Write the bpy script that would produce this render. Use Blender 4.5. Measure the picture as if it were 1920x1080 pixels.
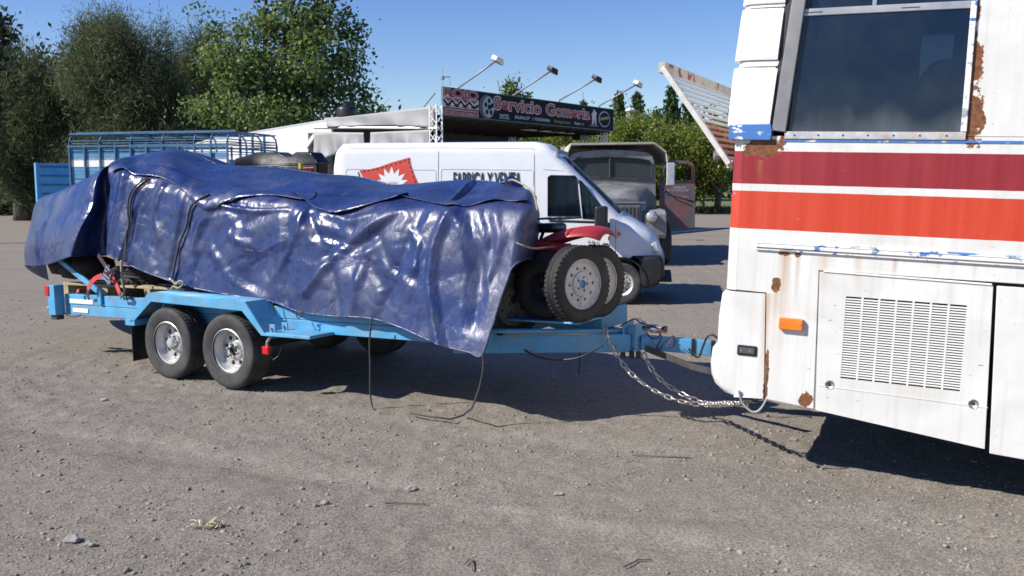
import bpy, bmesh, math, random
import numpy as np
from mathutils import Vector, Matrix, Euler
R = math.radians
rng = np.random.default_rng(7); random.seed(7)
sc = bpy.context.scene
for o in list(bpy.data.objects): bpy.data.objects.remove(o)

# ---------------------------------------------------------------- camera, sky, sun, exposure
FPX, CAMH, HOR = 1750.0, 1.9, 345.0            # focal length in photo pixels, eye height, horizon row
TH = math.atan((540 - HOR) / FPX)
cd = bpy.data.cameras.new('camera'); cam = bpy.data.objects.new('camera', cd); sc.collection.objects.link(cam)
cd.sensor_width = 36; cd.lens = 36 * FPX / 1920; cd.clip_start = .05; cd.clip_end = 4000
cam.location = (0, 0, CAMH); cam.rotation_euler = (math.pi / 2 - TH, 0, 0); sc.camera = cam
SUN_EL, SUN_AZ = 38.5, 18.0                     # sun to the left, 20 degrees towards the photographer
S = Vector((-math.cos(R(SUN_EL)) * math.cos(R(SUN_AZ)), -math.cos(R(SUN_EL)) * math.sin(R(SUN_AZ)), math.sin(R(SUN_EL))))
w = bpy.data.worlds.new('World'); sc.world = w; w.use_nodes = True
nt = w.node_tree; sky = nt.nodes.new('ShaderNodeTexSky'); sky.sky_type = 'NISHITA'; sky.sun_disc = False
sky.sun_elevation = R(SUN_EL); sky.sun_rotation = math.atan2(S.x, S.y); sky.air_density = 1.15; sky.dust_density = 0.1; sky.ozone_density = 2.0; sky.altitude = 900
hs = nt.nodes.new('ShaderNodeHueSaturation'); hs.inputs['Saturation'].default_value = 1.3; hs.inputs['Hue'].default_value = .515; nt.links.new(sky.outputs[0], hs.inputs['Color']); wb = nt.nodes.new('ShaderNodeMix'); wb.data_type = 'RGBA'; wb.blend_type = 'MULTIPLY'; wb.inputs[0].default_value = 1; wb.inputs[7].default_value = (.94, .96, 1.10, 1); nt.links.new(hs.outputs[0], wb.inputs[6]); nt.links.new(wb.outputs[2], nt.nodes['Background'].inputs[0]); nt.nodes['Background'].inputs[1].default_value = .09
ld = bpy.data.lights.new('sun', 'SUN'); ld.energy = 5.0; ld.angle = R(.53); ld.color = (1, .95, .87)
sun = bpy.data.objects.new('sun', ld); sc.collection.objects.link(sun); sun.rotation_euler = S.to_track_quat('Z', 'Y').to_euler(); sun.location = (-30, -15, 40)
vs = sc.view_settings; vs.view_transform = 'Standard'; vs.look = 'None'; vs.gamma = 1; vs.use_curve_mapping = False; vs.exposure = .5
sc.render.engine = 'CYCLES'; sc.cycles.filter_width = 1.65

# ---------------------------------------------------------------- measuring helpers
FW = Vector((0, math.cos(TH), -math.sin(TH))); UP = Vector((0, math.sin(TH), math.cos(TH))); CL = Vector((0, 0, CAMH))
def ray(x, y): return FW + Vector((1, 0, 0)) * ((x - 960) / FPX) + UP * ((540 - y) / FPX)
def gnd(x, y, z=0.0):
    d = ray(x, y); return CL + d * ((z - CAMH) / d.z)
def atY(x, y, Y):
    d = ray(x, y); return CL + d * (Y / d.y)
class Fr:                                        # a thing's own axes: u forward, v away from the viewer, w up
    def __init__(s, O, ang, pitch=0.0):
        a, p = R(ang), R(pitch)
        s.O = Vector(O); u0 = Vector((math.cos(a), -math.sin(a), 0)); s.v = Vector((math.sin(a), math.cos(a), 0))
        s.u = u0 * math.cos(p) + Vector((0, 0, math.sin(p))); s.w = s.u.cross(s.v)
        s.m = Matrix((s.u, s.v, s.w)).transposed().to_4x4(); s.m.translation = s.O
        s.mi = s.m.inverted()
    def p(s, x, y, v):                           # measured point of the photo on the thing's plane v
        d = ray(x, y); t = (v - (CL - s.O).dot(s.v)) / d.dot(s.v); q = s.mi @ (CL + d * t); return q
    def l(s, P): return s.mi @ Vector(P)
    def g(s, L): return s.m @ Vector(L)

# ---------------------------------------------------------------- objects
COL = sc.collection
def tag(o, label=None, cat=None, group=None, kind=None):
    for k, x in (('label', label), ('category', cat), ('group', group), ('kind', kind)):
        if x: o[k] = x
    return o
def thing(name, label, cat, m=None, group=None, kind=None):
    o = bpy.data.objects.new(name, None); COL.objects.link(o); o.empty_display_size = .2
    if m is not None: o.matrix_world = m if isinstance(m, Matrix) else Matrix.Translation(Vector(m))
    return tag(o, label, cat, group, kind)
def link(name, me, parent=None, m=None):
    o = bpy.data.objects.new(name, me); COL.objects.link(o)
    if parent: o.parent = parent
    if m is not None: o.matrix_local = m if isinstance(m, Matrix) else Matrix.Translation(Vector(m))
    return o
def copy_tree(o, parent=None):
    c = o.copy(); COL.objects.link(c); c.parent = parent
    for ch in list(o.children): copy_tree(ch, c)
    return c
class MB:
    def __init__(s): s.v = []; s.f = []; s.mi = []; s.cm = 0
    def add(s, vs, fs):
        b = len(s.v); s.v += [tuple(x) for x in vs]; s.f += [tuple(b + i for i in f) for f in fs]; s.mi += [s.cm] * len(fs); return s
    def box(s, a, b, m=None):                     # corners a, b
        x0, y0, z0 = a; x1, y1, z1 = b
        vs = [(x0,y0,z0),(x1,y0,z0),(x1,y1,z0),(x0,y1,z0),(x0,y0,z1),(x1,y0,z1),(x1,y1,z1),(x0,y1,z1)]
        if m is not None: vs = [m @ Vector(q) for q in vs]
        return s.add(vs, [(0,3,2,1),(4,5,6,7),(0,1,5,4),(1,2,6,5),(2,3,7,6),(3,0,4,7)])
    def bar(s, p, q, wx, wz, up=(0,0,1)):          # rectangular bar between two points
        p, q = Vector(p), Vector(q); d = (q - p).normalized(); up = Vector(up)
        if abs(d.dot(up)) > .97: up = Vector((0, 1, 0))
        a = d.cross(up).normalized() * (wx / 2); b = a.cross(d).normalized() * (wz / 2)
        vs = [p-a-b, p+a-b, p+a+b, p-a+b, q-a-b, q+a-b, q+a+b, q-a+b]
        return s.add(vs, [(0,3,2,1),(4,5,6,7),(0,1,5,4),(1,2,6,5),(2,3,7,6),(3,0,4,7)])
    def tube(s, pts, r, n=8, closed=False, caps=True):
        P = [Vector(q) for q in pts]; N = len(P); rr = r if hasattr(r, '__len__') else [r] * N
        vs = []; prev = None
        for i in range(N):
            if closed: t = P[(i+1) % N] - P[i-1]
            else: t = P[min(i+1, N-1)] - P[max(i-1, 0)]
            t = t.normalized() if t.length > 1e-9 else Vector((0,0,1))
            if prev is None:
                a = Vector((0,0,1)) if abs(t.z) < .9 else Vector((1,0,0)); e = t.cross(a).normalized()
            else:
                e = prev - t * prev.dot(t); e = e.normalized() if e.length > 1e-9 else t.orthogonal().normalized()
            prev = e; g = t.cross(e)
            for k in range(n):
                A = 2 * math.pi * k / n; vs.append(P[i] + e * (rr[i] * math.cos(A)) + g * (rr[i] * math.sin(A)))
        fs = []
        for i in range(N if closed else N - 1):
            j = (i + 1) % N
            for k in range(n): fs.append((i*n+k, i*n+(k+1) % n, j*n+(k+1) % n, j*n+k))
        if caps and not closed: fs += [tuple(range(n-1, -1, -1)), tuple((N-1)*n + k for k in range(n))]
        return s.add(vs, fs)
    def lathe(s, prof, n=32, axis='y', c=(0,0,0), closed=False):   # prof: (radius, height along axis)
        vs = []
        for (r, h) in prof:
            for k in range(n):
                A = 2 * math.pi * k / n; x, y = r * math.cos(A), r * math.sin(A)
                q = {'y': (x, h, y), 'z': (x, y, h), 'x': (h, x, y)}[axis]; vs.append((q[0]+c[0], q[1]+c[1], q[2]+c[2]))
        fs = []; L = len(prof)
        for i in range(L if closed else L - 1):
            j = (i + 1) % L
            for k in range(n): fs.append((i*n+k, i*n+(k+1) % n, j*n+(k+1) % n, j*n+k))
        return s.add(vs, fs)
    def disc(s, r, h, n=24, axis='y', c=(0,0,0)):
        vs = []
        for k in range(n):
            A = 2 * math.pi * k / n; x, y = r * math.cos(A), r * math.sin(A)
            q = {'y': (x, h, y), 'z': (x, y, h), 'x': (h, x, y)}[axis]; vs.append((q[0]+c[0], q[1]+c[1], q[2]+c[2]))
        return s.add(vs, [tuple(range(n))])
    def prism(s, poly, a, b, plane='xz'):          # polygon in a plane, extruded from a to b along the third axis
        def P(q, h): return {'xz': (q[0], h, q[1]), 'xy': (q[0], q[1], h), 'yz': (h, q[0], q[1])}[plane]
        n = len(poly); vs = [P(q, a) for q in poly] + [P(q, b) for q in poly]
        return s.add(vs, [tuple(range(n)), tuple(range(2*n-1, n-1, -1))] + [(i, i+n, (i+1) % n + n, (i+1) % n) for i in range(n)])
    def grid(s, G):                                # rows of points
        h, wd = len(G), len(G[0]); vs = [q for row in G for q in row]
        return s.add(vs, [(i*wd+j, i*wd+j+1, (i+1)*wd+j+1, (i+1)*wd+j) for i in range(h-1) for j in range(wd-1)])
    def cells(s, xs, zs, hole, y=0, t=.03, bottom=None):   # flat wall in cells with openings, thickness t
        for i in range(len(xs)-1):
            for j in range(len(zs)-1):
                if hole(.5*(xs[i]+xs[i+1]), .5*(zs[j]+zs[j+1])): continue
                s.box((xs[i], y, zs[j]), (xs[i+1], y+t, zs[j+1]))
        return s
    def ring(s, r0, r1, N, rh, h, axis_sign=1, n=16):
        n = 16    # annulus at height y=h pierced by N round holes of radius rh
        rm = .5*(r0+r1); hb = .5*(r1-r0); ha = math.pi/N
        for k in range(N):
            a0 = 2*math.pi*k/N; vs = []
            for i in range(n):
                A = 2*math.pi*i/n; ca, sa = math.cos(A), math.sin(A)
                vs.append((a0 + rh*ca/rm, rm + rh*sa))
            for i in range(n):
                A = 2*math.pi*i/n; ca, sa = math.cos(A), math.sin(A)
                # square-ish boundary in (angle, radius)
                x = ca/max(abs(ca), abs(sa)); y = sa/max(abs(ca), abs(sa)); vs.append((a0 + x*ha, rm + y*hb))
            P = [(r*math.cos(a), h, r*math.sin(a)) for a, r in vs]
            D = [(r*math.cos(a), h+.02*axis_sign, r*math.sin(a)) for a, r in vs[:n]]
            s.add(P + D, [(i, (i+1) % n, (i+1) % n + n, i+n) for i in range(n)] + [(i, 2*n+i, 2*n+(i+1) % n, (i+1) % n) for i in range(n)])
        return s
    def mesh(s, name, mats=None, smooth=False, fix=True):
        me = bpy.data.meshes.new(name); me.from_pydata(s.v, [], s.f)
        for m in (mats if isinstance(mats, (list, tuple)) else [mats]):
            if m: me.materials.append(m)
        if any(s.mi): me.polygons.foreach_set('material_index', s.mi)
        if fix:
            b = bmesh.new(); b.from_mesh(me); bmesh.ops.remove_doubles(b, verts=b.verts, dist=1e-5); bmesh.ops.recalc_face_normals(b, faces=b.faces); b.to_mesh(me); b.free()
        if smooth: me.polygons.foreach_set('use_smooth', [True] * len(me.polygons))
        me.update(); return me
    def build(s, name, mat, parent=None, smooth=False, bevel=0, m=None, auto=0, fix=True):
        o = link(name, s.mesh(name, mat, smooth or bool(auto), fix), parent, m)
        if bevel:
            b = o.modifiers.new('bevel', 'BEVEL'); b.width = bevel; b.segments = 2; b.limit_method = 'ANGLE'; b.angle_limit = R(40)
            o.data.polygons.foreach_set('use_smooth', [True] * len(o.data.polygons)); wn = o.modifiers.new('wn', 'WEIGHTED_NORMAL'); wn.keep_sharp = True
        if auto: sharpen(o.data, auto)
        return o
def sharpen(me, deg=35):
    b = bmesh.new(); b.from_mesh(me)
    for e in b.edges:
        if len(e.link_faces) == 2 and e.calc_face_angle(0) > R(deg): e.smooth = False
    b.to_mesh(me); b.free()
def solid(o, t, off=-1, split=35):
    m = o.modifiers.new('solid', 'SOLIDIFY'); m.thickness = t; m.offset = off
    e = o.modifiers.new('split', 'EDGE_SPLIT'); e.split_angle = R(split); return o
def fastmesh(name, V, Fq, mat, smooth=False, attr=None):   # numpy arrays; quads or tris
    me = bpy.data.meshes.new(name); nv, nf, k = len(V), len(Fq), Fq.shape[1]
    me.vertices.add(nv); me.vertices.foreach_set('co', np.ascontiguousarray(V, dtype=np.float32).ravel())
    me.loops.add(nf * k); me.loops.foreach_set('vertex_index', np.ascontiguousarray(Fq, dtype=np.int32).ravel())
    me.polygons.add(nf); me.polygons.foreach_set('loop_start', np.arange(0, nf * k, k, dtype=np.int32))
    if smooth: me.polygons.foreach_set('use_smooth', np.ones(nf, bool))
    if attr is not None:
        a = me.attributes.new('tint', 'FLOAT', 'FACE'); a.data.foreach_set('value', np.ascontiguousarray(attr, dtype=np.float32))
    if mat: me.materials.append(mat)
    me.update(calc_edges=True); me.validate(); return me
def cut(o, cutters):                              # carve openings, then forget the cutting shapes
    tmp = []
    for k, mb in enumerate(cutters):
        c = link('cutter', mb.mesh('cutter'), o.parent); tmp.append(c)
        if o.parent: c.matrix_local = Matrix()
        b = o.modifiers.new('cut%d' % k, 'BOOLEAN'); b.operation = 'DIFFERENCE'; b.object = c; b.solver = 'EXACT'
    bpy.context.view_layer.update()
    dg = bpy.context.evaluated_depsgraph_get(); me = bpy.data.meshes.new_from_object(o.evaluated_get(dg))
    o.modifiers.clear(); old = o.data; o.data = me; bpy.data.meshes.remove(old)
    for c in tmp: bpy.data.objects.remove(c)
def text(body, name, mat, size, parent, m, sx=1, offset=0, extrude=.002, align='LEFT', shear=0, spacing=1):
    c = bpy.data.curves.new('t', 'FONT'); c.body = body; c.size = size; c.offset = offset; c.extrude = extrude; c.align_x = align; c.shear = shear; c.space_character = spacing
    t = bpy.data.objects.new('t', c); COL.objects.link(t); bpy.context.view_layer.update()
    me = bpy.data.meshes.new_from_object(t.evaluated_get(bpy.context.evaluated_depsgraph_get()))
    bpy.data.objects.remove(t); bpy.data.curves.remove(c); me.materials.clear(); me.materials.append(mat)
    me.transform(Matrix.Diagonal((sx, 1, 1, 1)))
    return link(name, me, parent, m)
UPR = Matrix.Rotation(math.pi / 2, 4, 'X')          # lays text into the local u-w plane, reading along +u, facing -v

# ---------------------------------------------------------------- procedural materials
def nn(nt, t, **k):
    n = nt.nodes.new(t)
    for a, b in k.items():
        if a in n.inputs: n.inputs[a].default_value = b
        else: setattr(n, a, b)
    return n
def ramp(nt, src, stops):
    r = nt.nodes.new('ShaderNodeValToRGB'); e = r.color_ramp.elements
    while len(e) < len(stops): e.new(.5)
    for i, (p, c) in enumerate(stops): e[i].position = p; e[i].color = (c, c, c, 1) if not hasattr(c, '__len__') else (*c, 1)
    nt.links.new(src, r.inputs[0]); return r.outputs[0]
def mix(nt, fac, a, b, mode='MIX'):
    m = nt.nodes.new('ShaderNodeMix'); m.data_type = 'RGBA'; m.blend_type = mode
    for s, x in ((m.inputs[0], fac), (m.inputs[6], a), (m.inputs[7], b)):
        if isinstance(x, bpy.types.NodeSocket): nt.links.new(x, s)
        elif hasattr(x, '__len__'): s.default_value = (*x, 1) if len(x) == 3 else x
        else: s.default_value = x
    return m.outputs[2]
def noise(nt, vec, scale, detail=5, rough=.55, dist=0):
    n = nt.nodes.new('ShaderNodeTexNoise'); n.inputs['Scale'].default_value = scale; n.inputs['Detail'].default_value = detail; n.inputs['Roughness'].default_value = rough; n.inputs['Distortion'].default_value = dist
    if vec: nt.links.new(vec, n.inputs['Vector'])
    return n.outputs[0]
def mapping(nt, vec, scale=(1,1,1), loc=(0,0,0)):
    m = nt.nodes.new('ShaderNodeMapping'); m.inputs['Scale'].default_value = scale; m.inputs['Location'].default_value = loc; nt.links.new(vec, m.inputs['Vector']); return m.outputs[0]
def math_(nt, op, a, b=None, c=None, clamp=False):
    m = nt.nodes.new('ShaderNodeMath'); m.operation = op; m.use_clamp = clamp
    for i, x in enumerate((a, b, c)):
        if x is None: continue
        if isinstance(x, bpy.types.NodeSocket): nt.links.new(x, m.inputs[i])
        else: m.inputs[i].default_value = x
    return m.outputs[0]
def newmat(name):
    m = bpy.data.materials.new(name); m.use_nodes = True; nt = m.node_tree; b = nt.nodes['Principled BSDF']
    tc = nt.nodes.new('ShaderNodeTexCoord'); return m, nt, b, tc.outputs['Object']
def bump(nt, b, h, strength=.3, dist=.01):
    n = nt.nodes.new('ShaderNodeBump'); n.inputs['Strength'].default_value = strength; n.inputs['Distance'].default_value = dist
    nt.links.new(h, n.inputs['Height']); nt.links.new(n.outputs[0], b.inputs['Normal']); return n
def mat(name, col, rough=.5, metal=0.0, var=.18, scale=6.0, bmp=.15, bscale=40.0, dirt=None, dfac=.5, dscale=3.0, rust=None, spec=.5, coat=0.0, bdist=.004):
    m, nt, b, oc = newmat(name); L = nt.links
    n1 = noise(nt, oc, scale, 6); dark = tuple(c * (1 - var) for c in col); lite = tuple(min(1, c * (1 + var)) for c in col)
    c = mix(nt, ramp(nt, n1, [(.3, 0), (.7, 1)]), dark, lite)
    if dirt:
        n2 = noise(nt, oc, dscale, 8, .65, .4); c = mix(nt, math_(nt, 'MULTIPLY', ramp(nt, n2, [(.42, 0), (.68, 1)]), dfac), c, dirt)
    if rust:
        n3 = noise(nt, oc, rust[0], 8, .7, .3); f = ramp(nt, n3, [(rust[1], 0), (rust[1] + .03, 1)])
        rc = mix(nt, noise(nt, oc, 50, 4), (.10, .035, .012), (.30, .12, .045)); c = mix(nt, f, c, rc)
        L.new(mix(nt, f, (rough,) * 3, (.9,) * 3), b.inputs['Roughness']); 
    else:
        rv = math_(nt, 'MULTIPLY_ADD', n1, .25, rough - .125, clamp=True); L.new(rv, b.inputs['Roughness'])
    L.new(c, b.inputs['Base Color']); b.inputs['Metallic'].default_value = metal; b.inputs['Specular IOR Level'].default_value = spec; b.inputs['Coat Weight'].default_value = coat; b.inputs['Coat Roughness'].default_value = .12
    if bmp: bump(nt, b, noise(nt, oc, bscale, 5), bmp, bdist)
    return m
DUST = (.26, .23, .19)
MT = dict(
    tblue=mat('trailer_blue', (.07, .33, .58), .48, var=.2, scale=5, dirt=(.20, .22, .22), dfac=.6, dscale=4.5, bmp=.25, bscale=26, rust=(13, .635), coat=.08),
    rubber=mat('rubber', (.03, .03, .031), .8, var=.3, dirt=(.12, .11, .10), dfac=.5, dscale=5, bmp=.3, bscale=90),
    black=mat('black_plastic', (.014, .014, .016), .38, var=.3, dirt=(.05, .047, .044), dfac=.35),
    rim=mat('silver_rim', (.58, .58, .57), .42, .45, var=.12, dirt=(.25, .22, .19), dfac=.55, dscale=7),
    steel=mat('grey_steel', (.30, .30, .30), .5, .6, var=.25, dirt=DUST, dfac=.6, rust=(14, .68)),
    greyrim=mat('grey_painted_rim', (.50, .50, .48), .55, .1, var=.2, dirt=(.14, .12, .10), dfac=.6, dscale=6),
    dustrim=mat('dusty_rim', (.20, .17, .13), .7, .1, var=.25, dirt=(.10, .08, .06), dfac=.6, dscale=6),
    chain=mat('chain_steel', (.50, .48, .44), .38, .85, var=.3, scale=30, bmp=.1),
    white=mat('white_paint', (.80, .80, .78), .35, var=.04, dirt=(.55, .52, .47), dfac=.3, coat=.3, bmp=.03),
    vanwhite=mat('van_white', (.78, .79, .80), .3, var=.03, scale=2, dirt=(.6, .58, .55), dfac=.2, coat=.5, bmp=.02, bscale=3),
    wood=mat('pallet_wood', (.36, .27, .17), .85, var=.3, scale=14, bmp=.4, bscale=50),
    red=mat('red_plastic', (.34, .012, .018), .5, var=.25, dirt=(.20, .08, .07), dfac=.45, coat=.05),
    redlens=mat('red_lens', (.55, .01, .01), .2, var=.1, coat=.6),
    strap=mat('red_webbing', (.50, .06, .06), .8, var=.25, scale=40, bmp=.4, bscale=200),
    rope=mat('dark_rope', (.05, .05, .05), .9, var=.5, scale=60, bmp=.6, bscale=150),
    drop=mat('rope_tan', (.30, .26, .19), .9, var=.4, scale=60, bmp=.6, bscale=150),
    amber=mat('amber_lens', (.80, .20, .015), .25, var=.15, scale=20, coat=.6),
    alu=mat('aluminium_trim', (.45, .46, .47), .42, .7, var=.15, dirt=(.3, .28, .25), dfac=.5),
    greyframe=mat('grey_window_frame', (.22, .225, .23), .45, .2, var=.12, dirt=(.3, .28, .26), dfac=.4),
    chrome=mat('chrome', (.7, .7, .7), .15, 1, var=.1, bmp=0),
    darkrubber=mat('dark_rubber', (.014, .014, .014), .75, var=.4, dirt=(.06, .055, .05), dfac=.45, dscale=6, bmp=.3, bscale=90),  # darker copy of the rubber for spare wheels, quad tyres and sacks
    gloss=mat('gloss_black', (.005, .005, .006), .22, var=.2, bmp=0),
    grime_dark=mat('grime_and_dark_inside', (.02, .019, .018), .8, var=.4, dirt=(.06, .05, .04)),  # real grime; also the dark fill for the doorway and bus lining
)
def glassmat(name, col, rough=.06, alpha=.5, dust=None):     # tinted pane: part see-through, part mirror
    m, nt, b, oc = newmat(name); L = nt.links
    b.inputs['Base Color'].default_value = (*col, 1); b.inputs['Roughness'].default_value = rough; b.inputs['IOR'].default_value = 1.5
    tr = nt.nodes.new('ShaderNodeBsdfTransparent'); tr.inputs[0].default_value = (.55, .66, .72, 1)
    mx = nt.nodes.new('ShaderNodeMixShader'); L.new(tr.outputs[0], mx.inputs[1]); L.new(b.outputs[0], mx.inputs[2])
    if dust:
        n = noise(nt, oc, 3, 7, .6, .5); f = ramp(nt, n, [(.4, 0), (.8, dust)]); L.new(math_(nt, 'ADD', f, alpha, clamp=True), mx.inputs[0])
        L.new(mix(nt, f, col, (.35, .36, .36)), b.inputs['Base Color'])
    else: mx.inputs[0].default_value = alpha
    L.new(mx.outputs[0], nt.nodes['Material Output'].inputs[0]); return m
MT['clearglass'] = glassmat('dusty_clear_glass', (.16, .165, .16), .12, .30)
MT['glass'] = glassmat('window_glass', (.02, .025, .03), .04, .22)
MT['busglass'] = glassmat('tinted_bus_glass', (.006, .016, .040), .05, .72, .06)

# ================================================================ THE GROUND
def vnoise(x, y, seed=0):
    r = np.random.default_rng(seed); T = r.random((256, 256)); xi = np.floor(x).astype(int); yi = np.floor(y).astype(int)
    fx = x - xi; fy = y - yi; fx = fx*fx*(3-2*fx); fy = fy*fy*(3-2*fy); g = lambda a, b: T[a & 255, b & 255]
    return (g(xi, yi)*(1-fx)+g(xi+1, yi)*fx)*(1-fy)+(g(xi, yi+1)*(1-fx)+g(xi+1, yi+1)*fx)*fy - .5
def gz(x, y):
    x = np.asarray(x, float); y = np.asarray(y, float)
    h = .030*vnoise(x*.45+9, y*.45, 1) + .016*vnoise(x*1.7, y*2.0+5, 2) + .008*vnoise(x*5, y*5, 3)
    # shallow wheel ruts running past the trailer and the bus
    d = (x*.50 + y*.866 - 4.5 + .5*vnoise(x*.3, y*.3, 5)); h += -.018*np.exp(-(d/.22)**2) - .014*np.exp(-((d-1.5)/.25)**2) + .010*np.exp(-((d-.35)/.12)**2)
    f = np.clip((y-1.5)/2, 0, 1); return h*f
def gnoise2(x, y): return gz(x, y) + .013*vnoise(x*9, y*9, 7)*(.4+1.2*np.clip(vnoise(x*.7, y*.9, 9)+.5, 0, 1)) + .009*vnoise(x*24, y*24, 8)
def ground_material():
    m, nt, b, oc = newmat('gravel'); L = nt.links
    big = noise(nt, mapping(nt, oc, (.35, .55, 1)), 1.0, 6, .6, .6); mid = noise(nt, mapping(nt, oc, (1.2, 2.2, 1)), 1.6, 8, .65, .3); fine = noise(nt, oc, 55, 5, .75); vf = noise(nt, oc, 120, 2, .6)
    c = mix(nt, ramp(nt, big, [(.32, 0), (.68, 1)]), (.170, .154, .132), (.268, .230, .182))
    c = mix(nt, ramp(nt, mid, [(.40, 0), (.7, .8)]), c, (.31, .268, .212))
    tr = noise(nt, mapping(nt, oc, (.5, 2.6, 1), (3, 1, 0)), 1.2, 5, .6, .8); c = mix(nt, ramp(nt, tr, [(.52, 0), (.70, .6)]), c, (.15, .128, .10))
    # compacted wheel tracks crossing the lot, each a pair of bands with a broken tread print
    wv = noise(nt, mapping(nt, oc, (.25, .25, 1)), 1.0, 2, .5); sep = nt.nodes.new('ShaderNodeSeparateXYZ'); L.new(oc, sep.inputs[0])
    for (ax, ay, off, wd_, col_, k_) in ((.42, .91, 4.9, .13, (.33, .30, .262), .55), (.42, .91, 6.5, .13, (.33, .30, .262), .5), (.25, .97, 5.3, .10, (.125, .112, .097), .5), (.25, .97, 4.05, .10, (.125, .112, .097), .45), (.80, -.60, -1.5, .12, (.31, .28, .245), .45), (.80, -.60, -2.9, .12, (.31, .28, .245), .4), (.55, .83, 8.6, .16, (.14, .126, .11), .4)):
        d_ = math_(nt, 'ADD', math_(nt, 'ADD', math_(nt, 'MULTIPLY', sep.outputs[0], ax), math_(nt, 'MULTIPLY', sep.outputs[1], ay)), math_(nt, 'MULTIPLY_ADD', wv, 1.8, -off-.9))
        f_ = math_(nt, 'SUBTRACT', 1.0, math_(nt, 'DIVIDE', math_(nt, 'ABSOLUTE', d_), wd_), clamp=True); f_ = math_(nt, 'MULTIPLY', math_(nt, 'MULTIPLY', f_, k_*2.6), ramp(nt, noise(nt, oc, 2.3, 6, .65), [(.38, 0), (.62, 1)])); c = mix(nt, f_, c, col_)
    c = mix(nt, .62, c, mix(nt, ramp(nt, fine, [(.38, 0), (.62, 1)]), (.078, .069, .056), (.39, .346, .290)))
    sp = ramp(nt, vf, [(.62, 0), (.72, .5)]); c = mix(nt, sp, c, (.42, .40, .37)); sd = ramp(nt, vf, [(.28, .5), (.36, 0)]); c = mix(nt, sd, c, (.06, .056, .05))
    L.new(c, b.inputs['Base Color']); b.inputs['Roughness'].default_value = .95; b.inputs['Specular IOR Level'].default_value = .15
    h = math_(nt, 'ADD', math_(nt, 'MULTIPLY', fine, .7), math_(nt, 'MULTIPLY', vf, .3)); bump(nt, b, h, .8, .02); return m
MT['gravel'] = ground_material()
def axis(fine0, fine1, step, far0, far1, grow=1.16):
    a = list(np.arange(fine0, fine1, step)); s = step; q = a[-1]
    while q < far1: s *= grow; q += s; a.append(min(q, far1))
    s = step; q = a[0]; pre = []
    while q > far0: s *= grow; q -= s; pre.append(max(q, far0))
    return np.array(pre[::-1] + a)
gx = axis(-5.5, 5.0, .028, -1500, 1500); gy = axis(3.3, 9.5, .028, -60, 2500)
X, Y = np.meshgrid(gx, gy); Z = gnoise2(X, Y) * np.clip((60-np.hypot(X, Y))/30, 0, 1)
nx_, ny_ = len(gx), len(gy); idx = np.arange(nx_*ny_).reshape(ny_, nx_)
Fq = np.stack([idx[:-1, :-1], idx[:-1, 1:], idx[1:, 1:], idx[1:, :-1]], -1).reshape(-1, 4)
tag(link('ground', fastmesh('ground', np.stack([X, Y, Z], -1).reshape(-1, 3), Fq, MT['gravel'], True)), kind='structure')
# loose stones: a shared handful of rough shapes, thousands of them
def stones(n, xr, yr, size, seed, tiny=False):
    r = np.random.default_rng(seed); b = bmesh.new(); bmesh.ops.create_icosphere(b, subdivisions=1, radius=1); bv = np.array([v.co for v in b.verts]); bf = np.array([[v.index for v in f.verts] for f in b.faces]); b.free()
    if tiny: bv = np.array([(1,0,0),(-1,0,0),(0,1,0),(0,-1,0),(0,0,1.),(0,0,-1)]); bf = np.array([(0,2,4),(2,1,4),(1,3,4),(3,0,4)])
    # nearer ground carries more of the visible ones
    y = yr[0]*(yr[1]/yr[0])**r.random(n); hw = .62*y+.6; x = (r.random(n)*2-1)*hw
    dens = vnoise(x*.8, y*1.3, 11) + .6*vnoise(x*3, y*3, 12); keep = r.random(n) < np.clip(.42+2.2*dens - .07*(x), .04, 1); x, y = x[keep], y[keep]; n = len(x)
    s = size[0]*(size[1]/size[0])**(r.random(n)**2.6); an = r.random(n)*6.283
    V = bv[None]*(1+.28*r.standard_normal((n, len(bv), 1))); V = V*np.stack([s*(.8+.6*r.random(n)), s*(.7+.3*r.random(n)), s*(.35+.4*r.random(n))], -1)[:, None]
    ca, sa = np.cos(an)[:, None], np.sin(an)[:, None]; V = np.stack([V[..., 0]*ca-V[..., 1]*sa, V[..., 0]*sa+V[..., 1]*ca, V[..., 2]], -1)
    V += np.stack([x, y, gnoise2(x, y)+s*.12], -1)[:, None]
    Fc = (bf[None]+(np.arange(n)*len(bv))[:, None, None]).reshape(-1, 3); return V.reshape(-1, 3), Fc, np.repeat(r.random(n), len(bf))
def stone_material():
    m, nt, b, oc = newmat('stone'); a = nt.nodes.new('ShaderNodeAttribute'); a.attribute_name = 'tint'
    c = ramp(nt, a.outputs['Fac'], [(0, (.09, .088, .09)), (.3, (.20, .180, .155)), (.7, (.29, .255, .212)), (.95, (.32, .30, .27)), (1, (.44, .42, .39))])
    c = mix(nt, .4, c, mix(nt, noise(nt, oc, 70, 4), (.1, .09, .08), (.4, .37, .33))); nt.links.new(c, b.inputs['Base Color']); b.inputs['Roughness'].default_value = .95; b.inputs['Specular IOR Level'].default_value = .2; return m
MT['stone'] = stone_material()
V, Fc, t = stones(12000, None, (3.0, 16), (.006, .019), 21)
V2, F2, t2 = stones(150000, None, (3.0, 14), (.0035, .010), 23, True)
V, Fc, t = np.concatenate([V, V2]), np.concatenate([Fc, F2+len(V)]), np.concatenate([t, t2])
tag(link('loose_gravel', fastmesh('loose_gravel', V, Fc, MT['stone'], False, t)), 'small loose grey stones scattered over the dirt lot', 'gravel', kind='stuff')
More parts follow.
